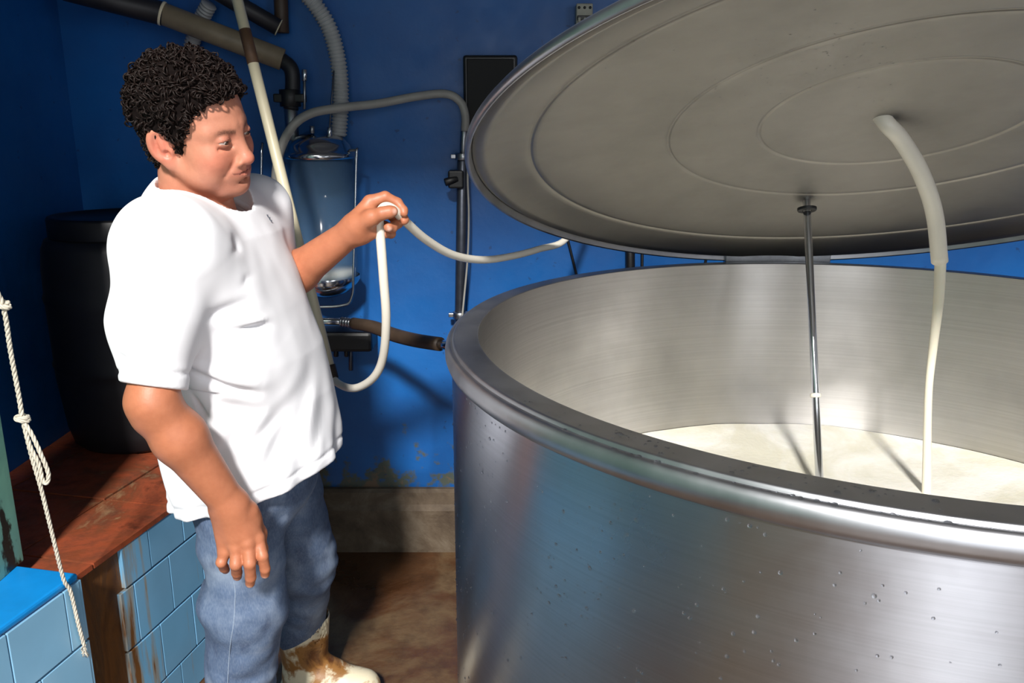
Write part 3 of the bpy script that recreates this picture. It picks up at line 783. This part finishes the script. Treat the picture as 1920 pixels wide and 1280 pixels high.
hcone((.098, .020, -.040), (.083, .037, -.068), .0028, .002, .008, 's', sym=True)  # nasolabial fold
hadd((.081, 0, -.069), (.019, .031, .020), .015)                   # mouth mound
hcone((.0970, 0, -.0622), (.083, .029, -.0640), .0036, .0028, .007, sym=True)   # upper lip
hcone((.0958, 0, -.0728), (.083, .027, -.0672), .0044, .0028, .007, sym=True)   # lower lip
hcone((.1015, 0, -.0675), (.085, .031, -.0648), .0019, .0016, .003, 's', sym=True)   # lip line
hcone((.0965, 0, -.0860), (.088, .014, -.0850), .003, .0015, .010, 's', sym=True)  # chin groove
# eyelids: shell round the eyeball with an opening
def lids(p):
    q = (p-HC)@HR; q = q.copy(); q[:, 1] = np.abs(q[:, 1]); q = q - V3((.0785, .0325, -.001))
    d = np.linalg.norm(q, axis=1) - .0148
    zc = q[:, 2] + .0015 + .10*np.abs(q[:, 1])*0
    open_ = np.sqrt((zc/.0027)**2 + (q[:, 1]/.0128)**2) - 1
    return np.maximum(d, -open_*.0035)
B.add(lids, HC, .16, .003)
hcone((.088, .018, -.013), (.080, .046, -.014), .0020, .002, .005, 's', sym=True)   # under-eye crease
# ears
er = Rm(math.radians(-26), math.radians(-14), 0)
def earf(p):
    q = (p-HC)@HR; q = q.copy(); q[:, 1] = np.abs(q[:, 1]); q = (q - V3((-.018, .081, -.020)))@er/1.13
    def E(c, r):
        w = q - V3(c); r = V3(r); k0 = np.linalg.norm(w/r, axis=1); return k0*(k0-1)/(np.linalg.norm(w/(r*r), axis=1)+1e-9)
    d = E((0, 0, .004), (.021, .0085, .031))
    d = smax(d, -E((.002, .009, .006), (.014, .009, .0225)), .004)
    d = smin(d, E((.004, .002, .002), (.006, .0045, .018)), .005)
    d = smin(d, E((.004, 0, -.026), (.011, .006, .012)), .006)
    d = smin(d, E((.014, .001, -.006), (.005, .005, .007)), .004)
    d = smax(d, -E((.006, .008, -.009), (.006, .008, .007)), .003)
    return d*1.13
B.add(earf, HC, .16, .006)
# arms
B.cone(rsh, rel_, .050, .0405, .02); fm = rel_*.68 + rwr*.32
B.cone(rel_, fm, .0405, .0460, .02).cone(fm, rwr, .0460, .031, .02).cone(rel_ + V3((-.014, .0, .0)), rel_ + V3((-.010, 0, -.03)), .028, .026, .02)
B.cone(lsh, lel, .05, .045, .02); fm2 = lel*.66 + lwr*.34
B.cone(lel, fm2, .045, .0435, .02).cone(fm2, lwr, .0435, .0285, .02)
# right hand (hanging, back of the hand towards the viewer)
def H(px, py, y): return PY(px, py, y)
rk = [H(483, 1008, 1.462), H(465, 1017, 1.446), H(443, 1026, 1.443), H(422, 1034, 1.450)]   # knuckles: index .. little
for i, kx in enumerate(rk):
    w = rwr + (rk[i]-rk[1])*.42
    B.cone(w, kx, .0215, .0135, .014)
B.cone(rwr, (rk[1]+rk[2])/2*.6 + rwr*.4 + V3((0, .012, 0)), .030, .026, .02)
B.cone(rk[0]*.5+rwr*.5 + V3((.004, .016, 0)), rk[3]*.6+rwr*.4 + V3((0, .018, 0)), .019, .019, .015)
fing = [([rk[0], H(492, 1042, 1.447), H(497, 1066, 1.455), H(497, 1076, 1.462)], [.0125, .0108, .0098, .0088]),
        ([rk[1], H(468, 1056, 1.432), H(470, 1082, 1.445), H(469, 1093, 1.453)], [.0128, .0112, .0102, .0092]),
        ([rk[2], H(442, 1058, 1.430), H(444, 1073, 1.452), H(445, 1080, 1.464)], [.0125, .0110, .0100, .0090]),
        ([rk[3], H(415, 1054, 1.440), H(420, 1064, 1.462), H(423, 1068, 1.474)], [.0115, .0100, .0090, .0082])]
for pts_, rads in fing: B.chain(pts_, rads, .0035)
for kx in rk: B.add(lambda p, kx=kx: np.linalg.norm(p-kx-V3((0, -.004, .002)), axis=1)-.0115, kx, .02, .006)
B.chain([rwr*.75+rk[0]*.25 + V3((.016, .012, 0)), H(484, 1000, 1.492), H(489, 1030, 1.502), H(488, 1050, 1.507)], [.020, .0155, .0125, .0105], .010)  # thumb on the far side
# left hand (gripping the hose)
lk = [H(694, 379, 1.768), H(701, 388, 1.785), H(702, 404, 1.797), H(699, 420, 1.805)]
for i, kx in enumerate(lk):
    w = lwr + (lk[i]-lk[2])*.45 + V3((.01, 0, .004)); B.cone(w, kx, .022, .0155, .014)
B.cone(lwr, H(690, 418, 1.772), .029, .030, .018)
B.cone(H(680, 436, 1.760), H(696, 432, 1.760), .021, .0175, .014)      # heel of the hand
B.cone(H(674, 422, 1.745), H(696, 408, 1.730), .021, .0175, .014)      # thumb base
B.chain([H(694, 409, 1.731), H(716, 400, 1.722), H(731, 397, 1.7245), H(737, 396, 1.727)], [.0170, .0125, .0118, .0098], .008)   # thumb
B.chain([lk[0], H(722, 369, 1.770), H(745, 380, 1.775), H(756, 394, 1.768), H(757, 399, 1.764)], [.0150, .0118, .0106, .0096, .0088], .004)   # index over the hose
B.chain([lk[1], H(732, 378, 1.788), H(752, 398, 1.790), H(758, 412, 1.776), H(757, 414, 1.772)], [.0145, .0118, .0106, .0096, .0085], .004)  # ring-side finger behind
B.chain([lk[2], H(732, 398, 1.800), H(746, 418, 1.786), H(735, 427, 1.752), H(728, 426, 1.737)], [.0145, .0120, .0112, .0108, .0100], .004)   # middle curling to the front
B.chain([lk[3], H(722, 424, 1.806), H(733, 438, 1.788), H(722, 438, 1.765), H(716, 435, 1.760)], [.0135, .0108, .0100, .0092, .0085], .004)  # little
B.cone(H(712, 432, 1.757), H(711, 405, HY), .0098, .0098, .002, 's')   # grip groove round the hose

pos, quads = surface(B, (-.80, 1.28, .68), (-.16, 1.98, 1.70), .0026)
# skin colour
def skincol(p):
    base = np.array(lin((194, 132, 106))); arm = np.array(lin((182, 116, 84)))
    q = (p-HC)@HR; n = len(p); y = np.abs(q[:, 1])
    ishead = np.clip((p[:, 2]-1.36)/.05, 0, 1)*np.clip((.22-np.linalg.norm(p-HC, axis=1))/.03, 0, 1)
    c = arm*(1-ishead[:, None]) + base*ishead[:, None]
    def blob(center, r, col, amt, sym=True):
        nonlocal c
        w = q.copy()
        if sym: w[:, 1] = y
        d = np.linalg.norm((w-V3(center))/V3(r), axis=1); m = (np.clip(1.4-d, 0, 1)*amt*ishead)[:, None]
        c = c*(1-m) + np.array(lin(col))*m
    blob((.07, .045, -.035), (.03, .03, .025), (214, 124, 100), .55)
    blob((.112, 0, -.042), (.016, .016, .014), (204, 116, 96), .6)
    blob((-.015, .085, -.018), (.025, .02, .035), (208, 116, 96), .6)
    blob((.06, .03, -.095), (.04, .05, .03), (160, 106, 90), .6)      # shaved beard area
    blob((.092, .012, -.062), (.012, .025, .008), (184, 120, 102), .4)
    blob((.09, .03, .003), (.02, .02, .008), (170, 100, 84), .5)
    lip = np.clip(1.25-np.sqrt(((q[:, 2]+.0670)/.0085)**2 + (y/.029)**2), 0, 1)*(q[:, 0] > .078)*.6*ishead
    c = c*(1-lip[:, None]) + np.array(lin((186, 100, 90)))*lip[:, None]
    line = np.clip(1.3-np.abs(q[:, 2]+.0675-.08*y)/.0016, 0, 1)*(y < .029)*(q[:, 0] > .080)*.75*ishead
    c = c*(1-line[:, None]) + np.array(lin((96, 44, 40)))*line[:, None]
    # eyebrows
    t = (y-.014)/.036; zb_ = .0130 + .006*np.sin(np.clip(t, 0, 1)*2.4) - .004*np.clip(t, 0, 1)
    m = np.clip(1.3-np.abs(q[:, 2]-zb_)/.0055, 0, 1)*(t > -.05)*np.clip((1.05-t)*4, 0, 1)*(q[:, 0] > .05)*.95*ishead
    m = m*(.65+.35*vnoise(p*900))
    c = c*(1-m[:, None]) + np.array(lin((66, 42, 34)))*m[:, None]
    # lash line
    e = q.copy(); e[:, 1] = y; e = e-V3((.0785, .0325, -.001)); de = np.sqrt(((e[:, 2]+.001)/.0048)**2+(e[:, 1]/.0140)**2)
    m = np.clip(1.2-np.abs(de-.95)/.18, 0, 1)*(e[:, 0] > .006)*.55*ishead*(np.linalg.norm(e, axis=1) < .02)
    c = c*(1-m[:, None]) + np.array(lin((70, 40, 34)))*m[:, None]
    # knuckles and nails
    for kx in rk + lk:
        m = np.clip(1.3-np.linalg.norm(p-kx, axis=1)/.012, 0, 1)*.35; c = c*(1-m[:, None]) + np.array(lin((178, 100, 78)))*m[:, None]
    for tip, off in [(fing[0][0][3], (0, -.006, -.006)), (fing[1][0][3], (0, -.007, -.006)), (fing[2][0][3], (0, -.008, -.004)), (H(737, 396, 1.727), (.004, -.009, .001)), (H(728, 426, 1.737), (.004, -.008, -.004))]:
        m = np.clip(1.5-np.linalg.norm(p-tip-V3(off), axis=1)/.0052, 0, 1)*.7; c = c*(1-m[:, None]) + np.array(lin((226, 186, 170)))*m[:, None]
    m = np.clip(.5+vnoise(p*38, 7)*.5, 0, 1)*.18; c = c*(1-m[:, None]) + c*np.array([.86, .72, .68])*m[:, None]
    return c
body = fastobj('body', pos, quads, M['skin'], person, skincol(pos))

# eyes
for s in (-1, 1):
    ec = HW((.0785, s*.0325, -.001)); gz = HR@V3((.93, .02, -.30)); gz /= np.linalg.norm(gz); A = axes_from(gz)
    er_ = .0132
    ey = newobj('eye', *lathemesh([(er_*math.sin(t), er_*math.cos(t)) for t in np.linspace(math.pi, .001, 20)], 24, ec, A), M['eyewhite'], person)
    newobj('iris', *lathemesh([(er_*1.012*math.sin(t), er_*1.012*math.cos(t)) for t in np.linspace(.52, .001, 8)], 20, ec, A), M['iris'], ey)

# hair
HF = Field()
def hairf(p):
    q = (p-HC)@HR; x, y, z = q[:, 0], np.abs(q[:, 1]), q[:, 2]
    w = (q - V3((-.008, 0, .030)))
    th = np.interp(z, [-.09, -.05, .0, .06, .1], [.003, .006, .010, .016, .019]) * np.interp(x, [-.1, .02, .06, .1], [1.1, 1., .85, .6])
    th = th + .007*vnoise(p*60, 2) + .004*vnoise(p*140, 6)
    r = V3((.101, .077, .088)); k0 = np.linalg.norm(w/r, axis=1); k1 = np.linalg.norm(w/(r*r), axis=1)+1e-9
    d = k0*(k0-1)/k1
    # back of the neck follows the nape
    nd = np.linalg.norm((q - V3((-.045, 0, -.035)))/V3((.052, .058, .06)), axis=1)*.05-.05
    d = smin(d, nd, .02) - th
    xm = np.interp(z, [-.095, -.085, -.06, -.040, -.035, -.030, .0, .025, .045, .058, .072, .085, .12], [-.09, -.06, -.042, -.036, .012, .022, .024, .033, .045, .056, .082, .092, .096])
    xm = xm + .004*vnoise(p*120, 9) - np.clip(.05-y, 0, .05)*np.interp(z, [.05, .075, .1], [.0, .0, .0])
    d = smax(d, (x-xm)*.8, .008)
    ear = np.linalg.norm((np.c_[x, y, z]-V3((-.016, .092, -.024)))/V3((.027, .034, .036)), axis=1)*.03-.03
    return smax(d, -ear, .006)
HF.add(hairf, HC, .3, .001)
hp, hq = surface(HF, HC-.17, HC+.18, .0032)
# curls
e1 = hp[hq[:, 1]]-hp[hq[:, 0]]; e2 = hp[hq[:, 3]]-hp[hq[:, 0]]; fn_ = np.cross(e1, e2); fn_ /= np.linalg.norm(fn_, axis=1)[:, None]+1e-12; fc = hp[hq].mean(1)
q = (fc-HC)@HR
outer = np.where((np.einsum('ij,ij->i', fn_, fc-HW((-.02, 0, .0))) > .03))[0]
parts = []
for f in RNG.choice(outer, 1700):
    n0 = fn_[f]; A = axes_from(n0); a0_ = RNG.uniform(0, 6.28); tdir = math.cos(a0_)*A[0]+math.sin(a0_)*A[1]; bdir = np.cross(n0, tdir)
    lz_ = (fc[f]-HC)@HR[:, 2]; sc = .55 if lz_ < .0 else 1.0
    R0 = RNG.uniform(.004, .0085)*sc; L = RNG.uniform(.006, .018)*sc; tn = RNG.uniform(1.0, 1.9); m = 15
    t = np.linspace(0, 1, m); ph = RNG.uniform(0, 6.28)
    c = fc[f] + n0*RNG.uniform(-.004, .003)
    P_ = c + tdir*(t[:, None]-.5)*L + R0*(np.cos(t*tn*6.28+ph)[:, None]*bdir + np.sin(t*tn*6.28+ph)[:, None]*n0)
    parts.append(tubemesh(P_, np.interp(t, [0, .3, 1], [.0016, .0019, .0007])*(.8 if lz_ < 0 else 1), 4, caps=False))
cv, cf = join(parts)
hair = fastobj('hair', hp, hq, plain('hair_undergrowth', (16, 10, 9), .9, var=.3, scale=90, Specular_IOR_Level=.1), person)
cu = newobj('curls', cv, cf, M['hair'], hair); cu['kind'] = 'stuff'

# ---------------------------------------------------------------- shirt
BF = np.array([math.cos(math.radians(-14)), math.sin(math.radians(-14)), 0]); BL = np.array([-BF[1], BF[0], 0])
zs = [.66, .78, .90, 1.00, 1.10, 1.20, 1.28, 1.34, 1.39, 1.42, 1.46]
cx = [-.568, -.569, -.575, -.583, -.590, -.600, -.608, -.612, -.616, -.620, -.625]
cy = [1.735, 1.735, 1.725, 1.712, 1.700, 1.688, 1.680, 1.675, 1.672, 1.670, 1.668]
aa = [.184, .186, .187, .188, .178, .160, .142, .126, .105, .085, .05]
bb = [.192, .196, .205, .210, .210, .205, .195, .175, .135, .10, .06]
SF = Field()
def torso(p):
    z = p[:, 2]; X = p[:, 0]-np.interp(z, zs, cx); Y = p[:, 1]-np.interp(z, zs, cy)
    a = np.interp(z, zs, aa); b = np.interp(z, zs, bb)
    u = X*BF[0]+Y*BF[1]; v = X*BL[0]+Y*BL[1]
    k = np.sqrt((u/a)**2+(v/b)**2)+1e-9; g = np.sqrt((u/a**2)**2+(v/b**2)**2)/k+1e-9
    return np.clip((k-1)/g, -.2, .4)
SF.add(torso, (-.6, 1.7, 1.06), .62, .02)
SF.cone((-.628, 1.61, 1.362), rsh + V3((0, .02, -.005)), .068, .072, .05)
SF.cone(rsh + V3((.035, .045, -.03)), (-.555, 1.585, 1.13), .07, .09, .08)
SF.cone((-.605, 1.72, 1.39), lsh + V3((0, -.02, -.01)), .070, .070, .05)
SF.cone(nb + V3((-.03, 0, .025)), nb + V3((-.06, 0, -.08)), .07, .09, .04)       # upper back
slv_end = rel_ + V3((.002, .003, .020))
SF.cone(rsh + V3((-.004, -.004, -.005)), rsh*.5+slv_end*.5 + V3((-.004, -.004, -.01)), .067, .0725, .065)
SF.cone(rsh*.5+slv_end*.5 + V3((-.004, -.004, -.01)), slv_end + V3((0, 0, -.03)), .070, .0530, .03)
SF.cone(lsh, lel + V3((0, 0, .04)), .074, .064, .03)
def folds(p, bc=None, br=0):
    x, y, z = p[:, 0], p[:, 1], p[:, 2]
    d = np.zeros(len(p))
    # image of each fold given as world segments on the near side
    for a, b, w, amp, side in FOLDS:
        ba = b-a
        if bc is not None:
            tc_ = np.clip((bc-a)@ba/(ba@ba), 0, 1); qc = (bc-a-tc_*ba)*np.array([1, .35, 1])
            if np.linalg.norm(qc) - br > 2.6*w: continue
        t = np.clip(((p-a)@ba)/(ba@ba), 0, 1); q = p-a-t[:, None]*ba; q = q*np.array([1, .35, 1])
        r = np.linalg.norm(q, axis=1); fade = np.sin(np.clip(t*.86+.10, 0, 1)*math.pi)**.7
        d += 1.5*amp*np.exp(-(r/w)**2)*fade
    d += .0035*np.exp(-(((p-hp0)@(-hemn)-.026)/.0045)**2)
    sl = (p-cut0)@cn; d += .0035*np.exp(-((sl+.024)/.0045)**2)*((y < 1.47) & (x < -.54) & (z < 1.2))
    # vertical drapes towards the hem
    hang = np.clip((1.10-z)/.28, 0, 1)
    ang = np.arctan2(y-1.72, x+.58)
    d += hang*.0055*np.sin(ang*9+z*9+1.5*np.sin(z*7)) + hang*.003*np.sin(ang*17-z*14)
    d += .0035*vnoise(p*np.array([11, 11, 7]), 11) + .0016*vnoise(p*np.array([26, 26, 20]), 13)
    return d
def seg(x0, y0, x1, y1, Y0, Y1, w, amp): return (PY(x0, y0, Y0), PY(x1, y1, Y1), w, amp, 0)
FOLDS = [seg(362, 548, 405, 512, 1.46, 1.48, .007, .007), seg(366, 540, 412, 528, 1.46, 1.49, .006, .006), seg(396, 478, 404, 500, 1.50, 1.50, .005, .005),
         seg(358, 609, 555, 613, 1.47, 1.55, .008, .008), seg(358, 600, 555, 604, 1.47, 1.55, .010, -.005), seg(360, 593, 480, 566, 1.47, 1.5, .012, .006),
         seg(352, 690, 480, 738, 1.48, 1.52, .010, .009), seg(352, 678, 490, 722, 1.48, 1.52, .014, -.006), seg(345, 712, 408, 790, 1.50, 1.53, .009, .009),
         seg(420, 560, 465, 520, 1.50, 1.53, .008, .005), seg(440, 470, 452, 430, 1.52, 1.54, .009, .005),
         seg(206, 572, 275, 608, 1.36, 1.36, .009, .008), seg(206, 564, 275, 598, 1.36, 1.36, .012, -.005), seg(275, 606, 284, 628, 1.38, 1.38, .006, .006), seg(230, 660, 262, 680, 1.36, 1.36, .008, .005),
         seg(215, 505, 262, 445, 1.40, 1.40, .009, .005), seg(225, 470, 255, 430, 1.42, 1.42, .008, .004), seg(225, 520, 262, 480, 1.40, 1.40, .010, -.003),
         seg(288, 362, 276, 412, 1.49, 1.46, .004, .005), seg(345, 660, 365, 600, 1.42, 1.44, .010, .008),
         seg(602, 640, 540, 860, 1.60, 1.60, .012, .009), seg(585, 690, 498, 880, 1.58, 1.57, .014, .009), seg(560, 740, 455, 850, 1.56, 1.55, .014, .007), seg(610, 700, 590, 850, 1.64, 1.64, .010, .008),
         seg(470, 780, 400, 870, 1.54, 1.54, .016, .006), seg(380, 740, 500, 780, 1.5, 1.53, .016, .005)]
SF.add(folds, (0, 0, 0), 99, 0, 'D')
# neck hole, hem and cuffs
SF.cone(HW((-.005, 0, -.05)), nb + V3((.022, -.005, .015)), .090, .084, .005, 's')
hemn = V3((-.31, .02, -1)); hemn = V3((.31, -.02, -1.)); hemn /= np.linalg.norm(hemn); hp0 = V3((-.55, 1.6, .797))
SF.add(lambda p: -((p-hp0)@(-hemn)) , (0, 0, 0), 99, .006, 'i')
cn = rel_-rsh; cn /= np.linalg.norm(cn); cut0 = PY(290, 724, 1.385)
def cuff(p):     # cut the right sleeve only
    d = (p-cut0)@(cn*.97 + V3((-.10, -.05, 0)))
    return np.where((p[:, 1] < 1.50) & (p[:, 0] < -.54) & (np.linalg.norm(p-rel_, axis=1) < .14), d, -1.)
SF.add(cuff, (0, 0, 0), 99, .004, 'i')
def cuff2(p):
    d = (p-(lel+V3((0, 0, .05))))@V3((0, .1, -1.))
    return np.where((p[:, 1] > 1.80) & (np.linalg.norm(p-lel, axis=1) < .13) & (p[:, 2] > 1.0), np.where(np.abs(torso(p)) < .03, -1, d), -1.)
SF.add(cuff2, (0, 0, 0), 99, .004, 'i')
spos, squads = surface(SF, (-.86, 1.26, .66), (-.32, 1.98, 1.52), .0040)
shirt = fastobj('shirt', spos, squads, M['shirt'], person)
# collar rib, hem stitching
NA = axes_from(HW((-.005, 0, -.05)) - (nb + V3((.028, -.005, .015)))); 
cc = nb + V3((.020, -.006, .036))
ring = []
for a in np.linspace(0, 2*math.pi, 48, endpoint=False):
    dv = BF*math.cos(a)*.090 + BL*math.sin(a)*.088
    ring.append(cc + dv + GZ*(-.030*math.cos(a) + .006*math.sin(a)))
newobj('collar', *tubemesh(ring, .0085, 10, False, True), M['collar'], shirt)
for k, (x, y) in enumerate([(503, 402), (508, 409), (512, 416)]):
    p = PY(x, y, 1.66); 

# ---------------------------------------------------------------- jeans
JF = Field()
rhip, rkn, ran = V3((-.595, 1.665, .80)), PY(462, 1130, 1.675), PY(446, 1330, 1.71)
lhip, lkn, lan = V3((-.565, 1.83, .80)), PY(568, 1050, 1.935), PY(563, 1195, 2.035)
JF.ell((-.58, 1.74, .80), (.14, .16, .13), None, .03)
JF.cone(rhip, rkn, .098, .086, .03).cone(rkn, ran, .088, .074, .03)
JF.cone(lhip, lkn, .100, .082, .03).cone(lkn, lan, .082, .060, .03)
def wr(p):
    z = p[:, 2]; k = np.clip((.62-z)/.3, 0, 1)
    d = .004*vnoise(p*np.array([14, 14, 22]), 21) + .0025*vnoise(p*np.array([30, 30, 38]), 22)
    d += k*.0032*np.sin(z*62 + 5*vnoise(p*np.array([7, 7, 5.]), 23)*2)*np.clip(vnoise(p*6, 24)+.35, 0, 1)
    d -= .014*np.exp(-(np.linalg.norm((p-PY(395, 1130, 1.66))*np.array([1, .5, 1]), axis=1)/.05)**2)
    d += .012*np.exp(-(np.linalg.norm((p-PY(378, 1075, 1.66))*np.array([1, .5, .8]), axis=1)/.035)**2)
    return d
JF.add(wr, (0, 0, 0), 99, 0, 'd')
JF.add(lambda p: np.where(p[:, 1] > 1.87, lan[2]-.012-p[:, 2] + .12*(p[:, 0]-lan[0]), .03-p[:, 2]), (0, 0, 0), 99, .004, 'i')
jpos, jq = surface(JF, (-.82, 1.50, .0), (-.36, 2.16, .98), .0048)
jeans = fastobj('jeans', jpos, jq, M['jeans'], person)
def surfY(px, py, F, y0, y1):
    d = ray(px, py); ys = np.linspace(y0, y1, 240); P_ = O_ + d*(ys/d[1])[:, None]; v = F.ev(P_); i = np.argmax(v < 0)
    return P_[i] if v[i] < 0 else None
sm = [surfY(x, y, JF, 1.4, 1.9) for x, y in ((438, 1085), (441, 1110), (440, 1140), (438, 1170), (433, 1200), (430, 1230), (428, 1260), (427, 1285))]
sm = [p + V3((0, -.0005, 0)) for p in sm if p is not None]
if len(sm) > 2: tube('side_seam', sm, .0013, M['stitch'], jeans, 6)
sm = [surfY(x, y, SF, 1.3, 1.9) for x, y in ((430, 945), (470, 936), (515, 914), (555, 889), (595, 860), (632, 826))]
# shirt chest print
for x, y in ((503, 404), (507, 409), (510, 414)):
    p = surfY(x-3, y, SF, 1.4, 1.95)
    if p is not None: newobj('chest_print', *boxmesh(p + V3((-.003, -.001, -.003)), p + V3((.003, .001, .002)), .0004), M['print'], shirt)

# ---------------------------------------------------------------- boots
def boot(base, az, top):
    f = np.array([math.cos(az), math.sin(az), 0]); l = np.array([-f[1], f[0], 0]); F = Field(); b = V3(base)
    def at(x, y, z): return b + f*x + l*y + GZ*z
    F.cone(at(-.005, 0, .10), at(.0, 0, .30), .060, .076, .02)
    F.cone(at(-.02, 0, .05), at(.06, 0, .062), .050, .052, .03)
    F.cone(at(.05, 0, .055), at(.165, 0, .044), .054, .046, .03)
    F.cone(at(-.045, 0, .022), at(-.02, 0, .03), .036, .042, .012)
    F.add(lambda p: (.003*vnoise(p*16, 31)), (0, 0, 0), 99, 0, 'd')
    F.cone(at(0, 0, .12), at(.0, 0, .36), .053, .078, .002, 's')
    F.add(lambda p: p[:, 2]-top-.05*((p-b)@f), (0, 0, 0), 99, .003, 'i')
    F.add(lambda p: .004-p[:, 2], (0, 0, 0), 99, .003, 'i')
    P_, Q_ = surface(F, at(0, 0, 0)-np.array([.25, .25, .02]), at(0, 0, 0)+np.array([.27, .25, .34]), .0045)
    o = fastobj('rubber_boot', P_, Q_, M['boot'], person)
    # sole band
    return o
lb = PZ(578, 1304, 0); boot((lb[0], lb[1]+.005, 0), math.radians(-8), .248)
boot((ran[0]-.01, ran[1]+.01, 0), math.radians(-14), .25)
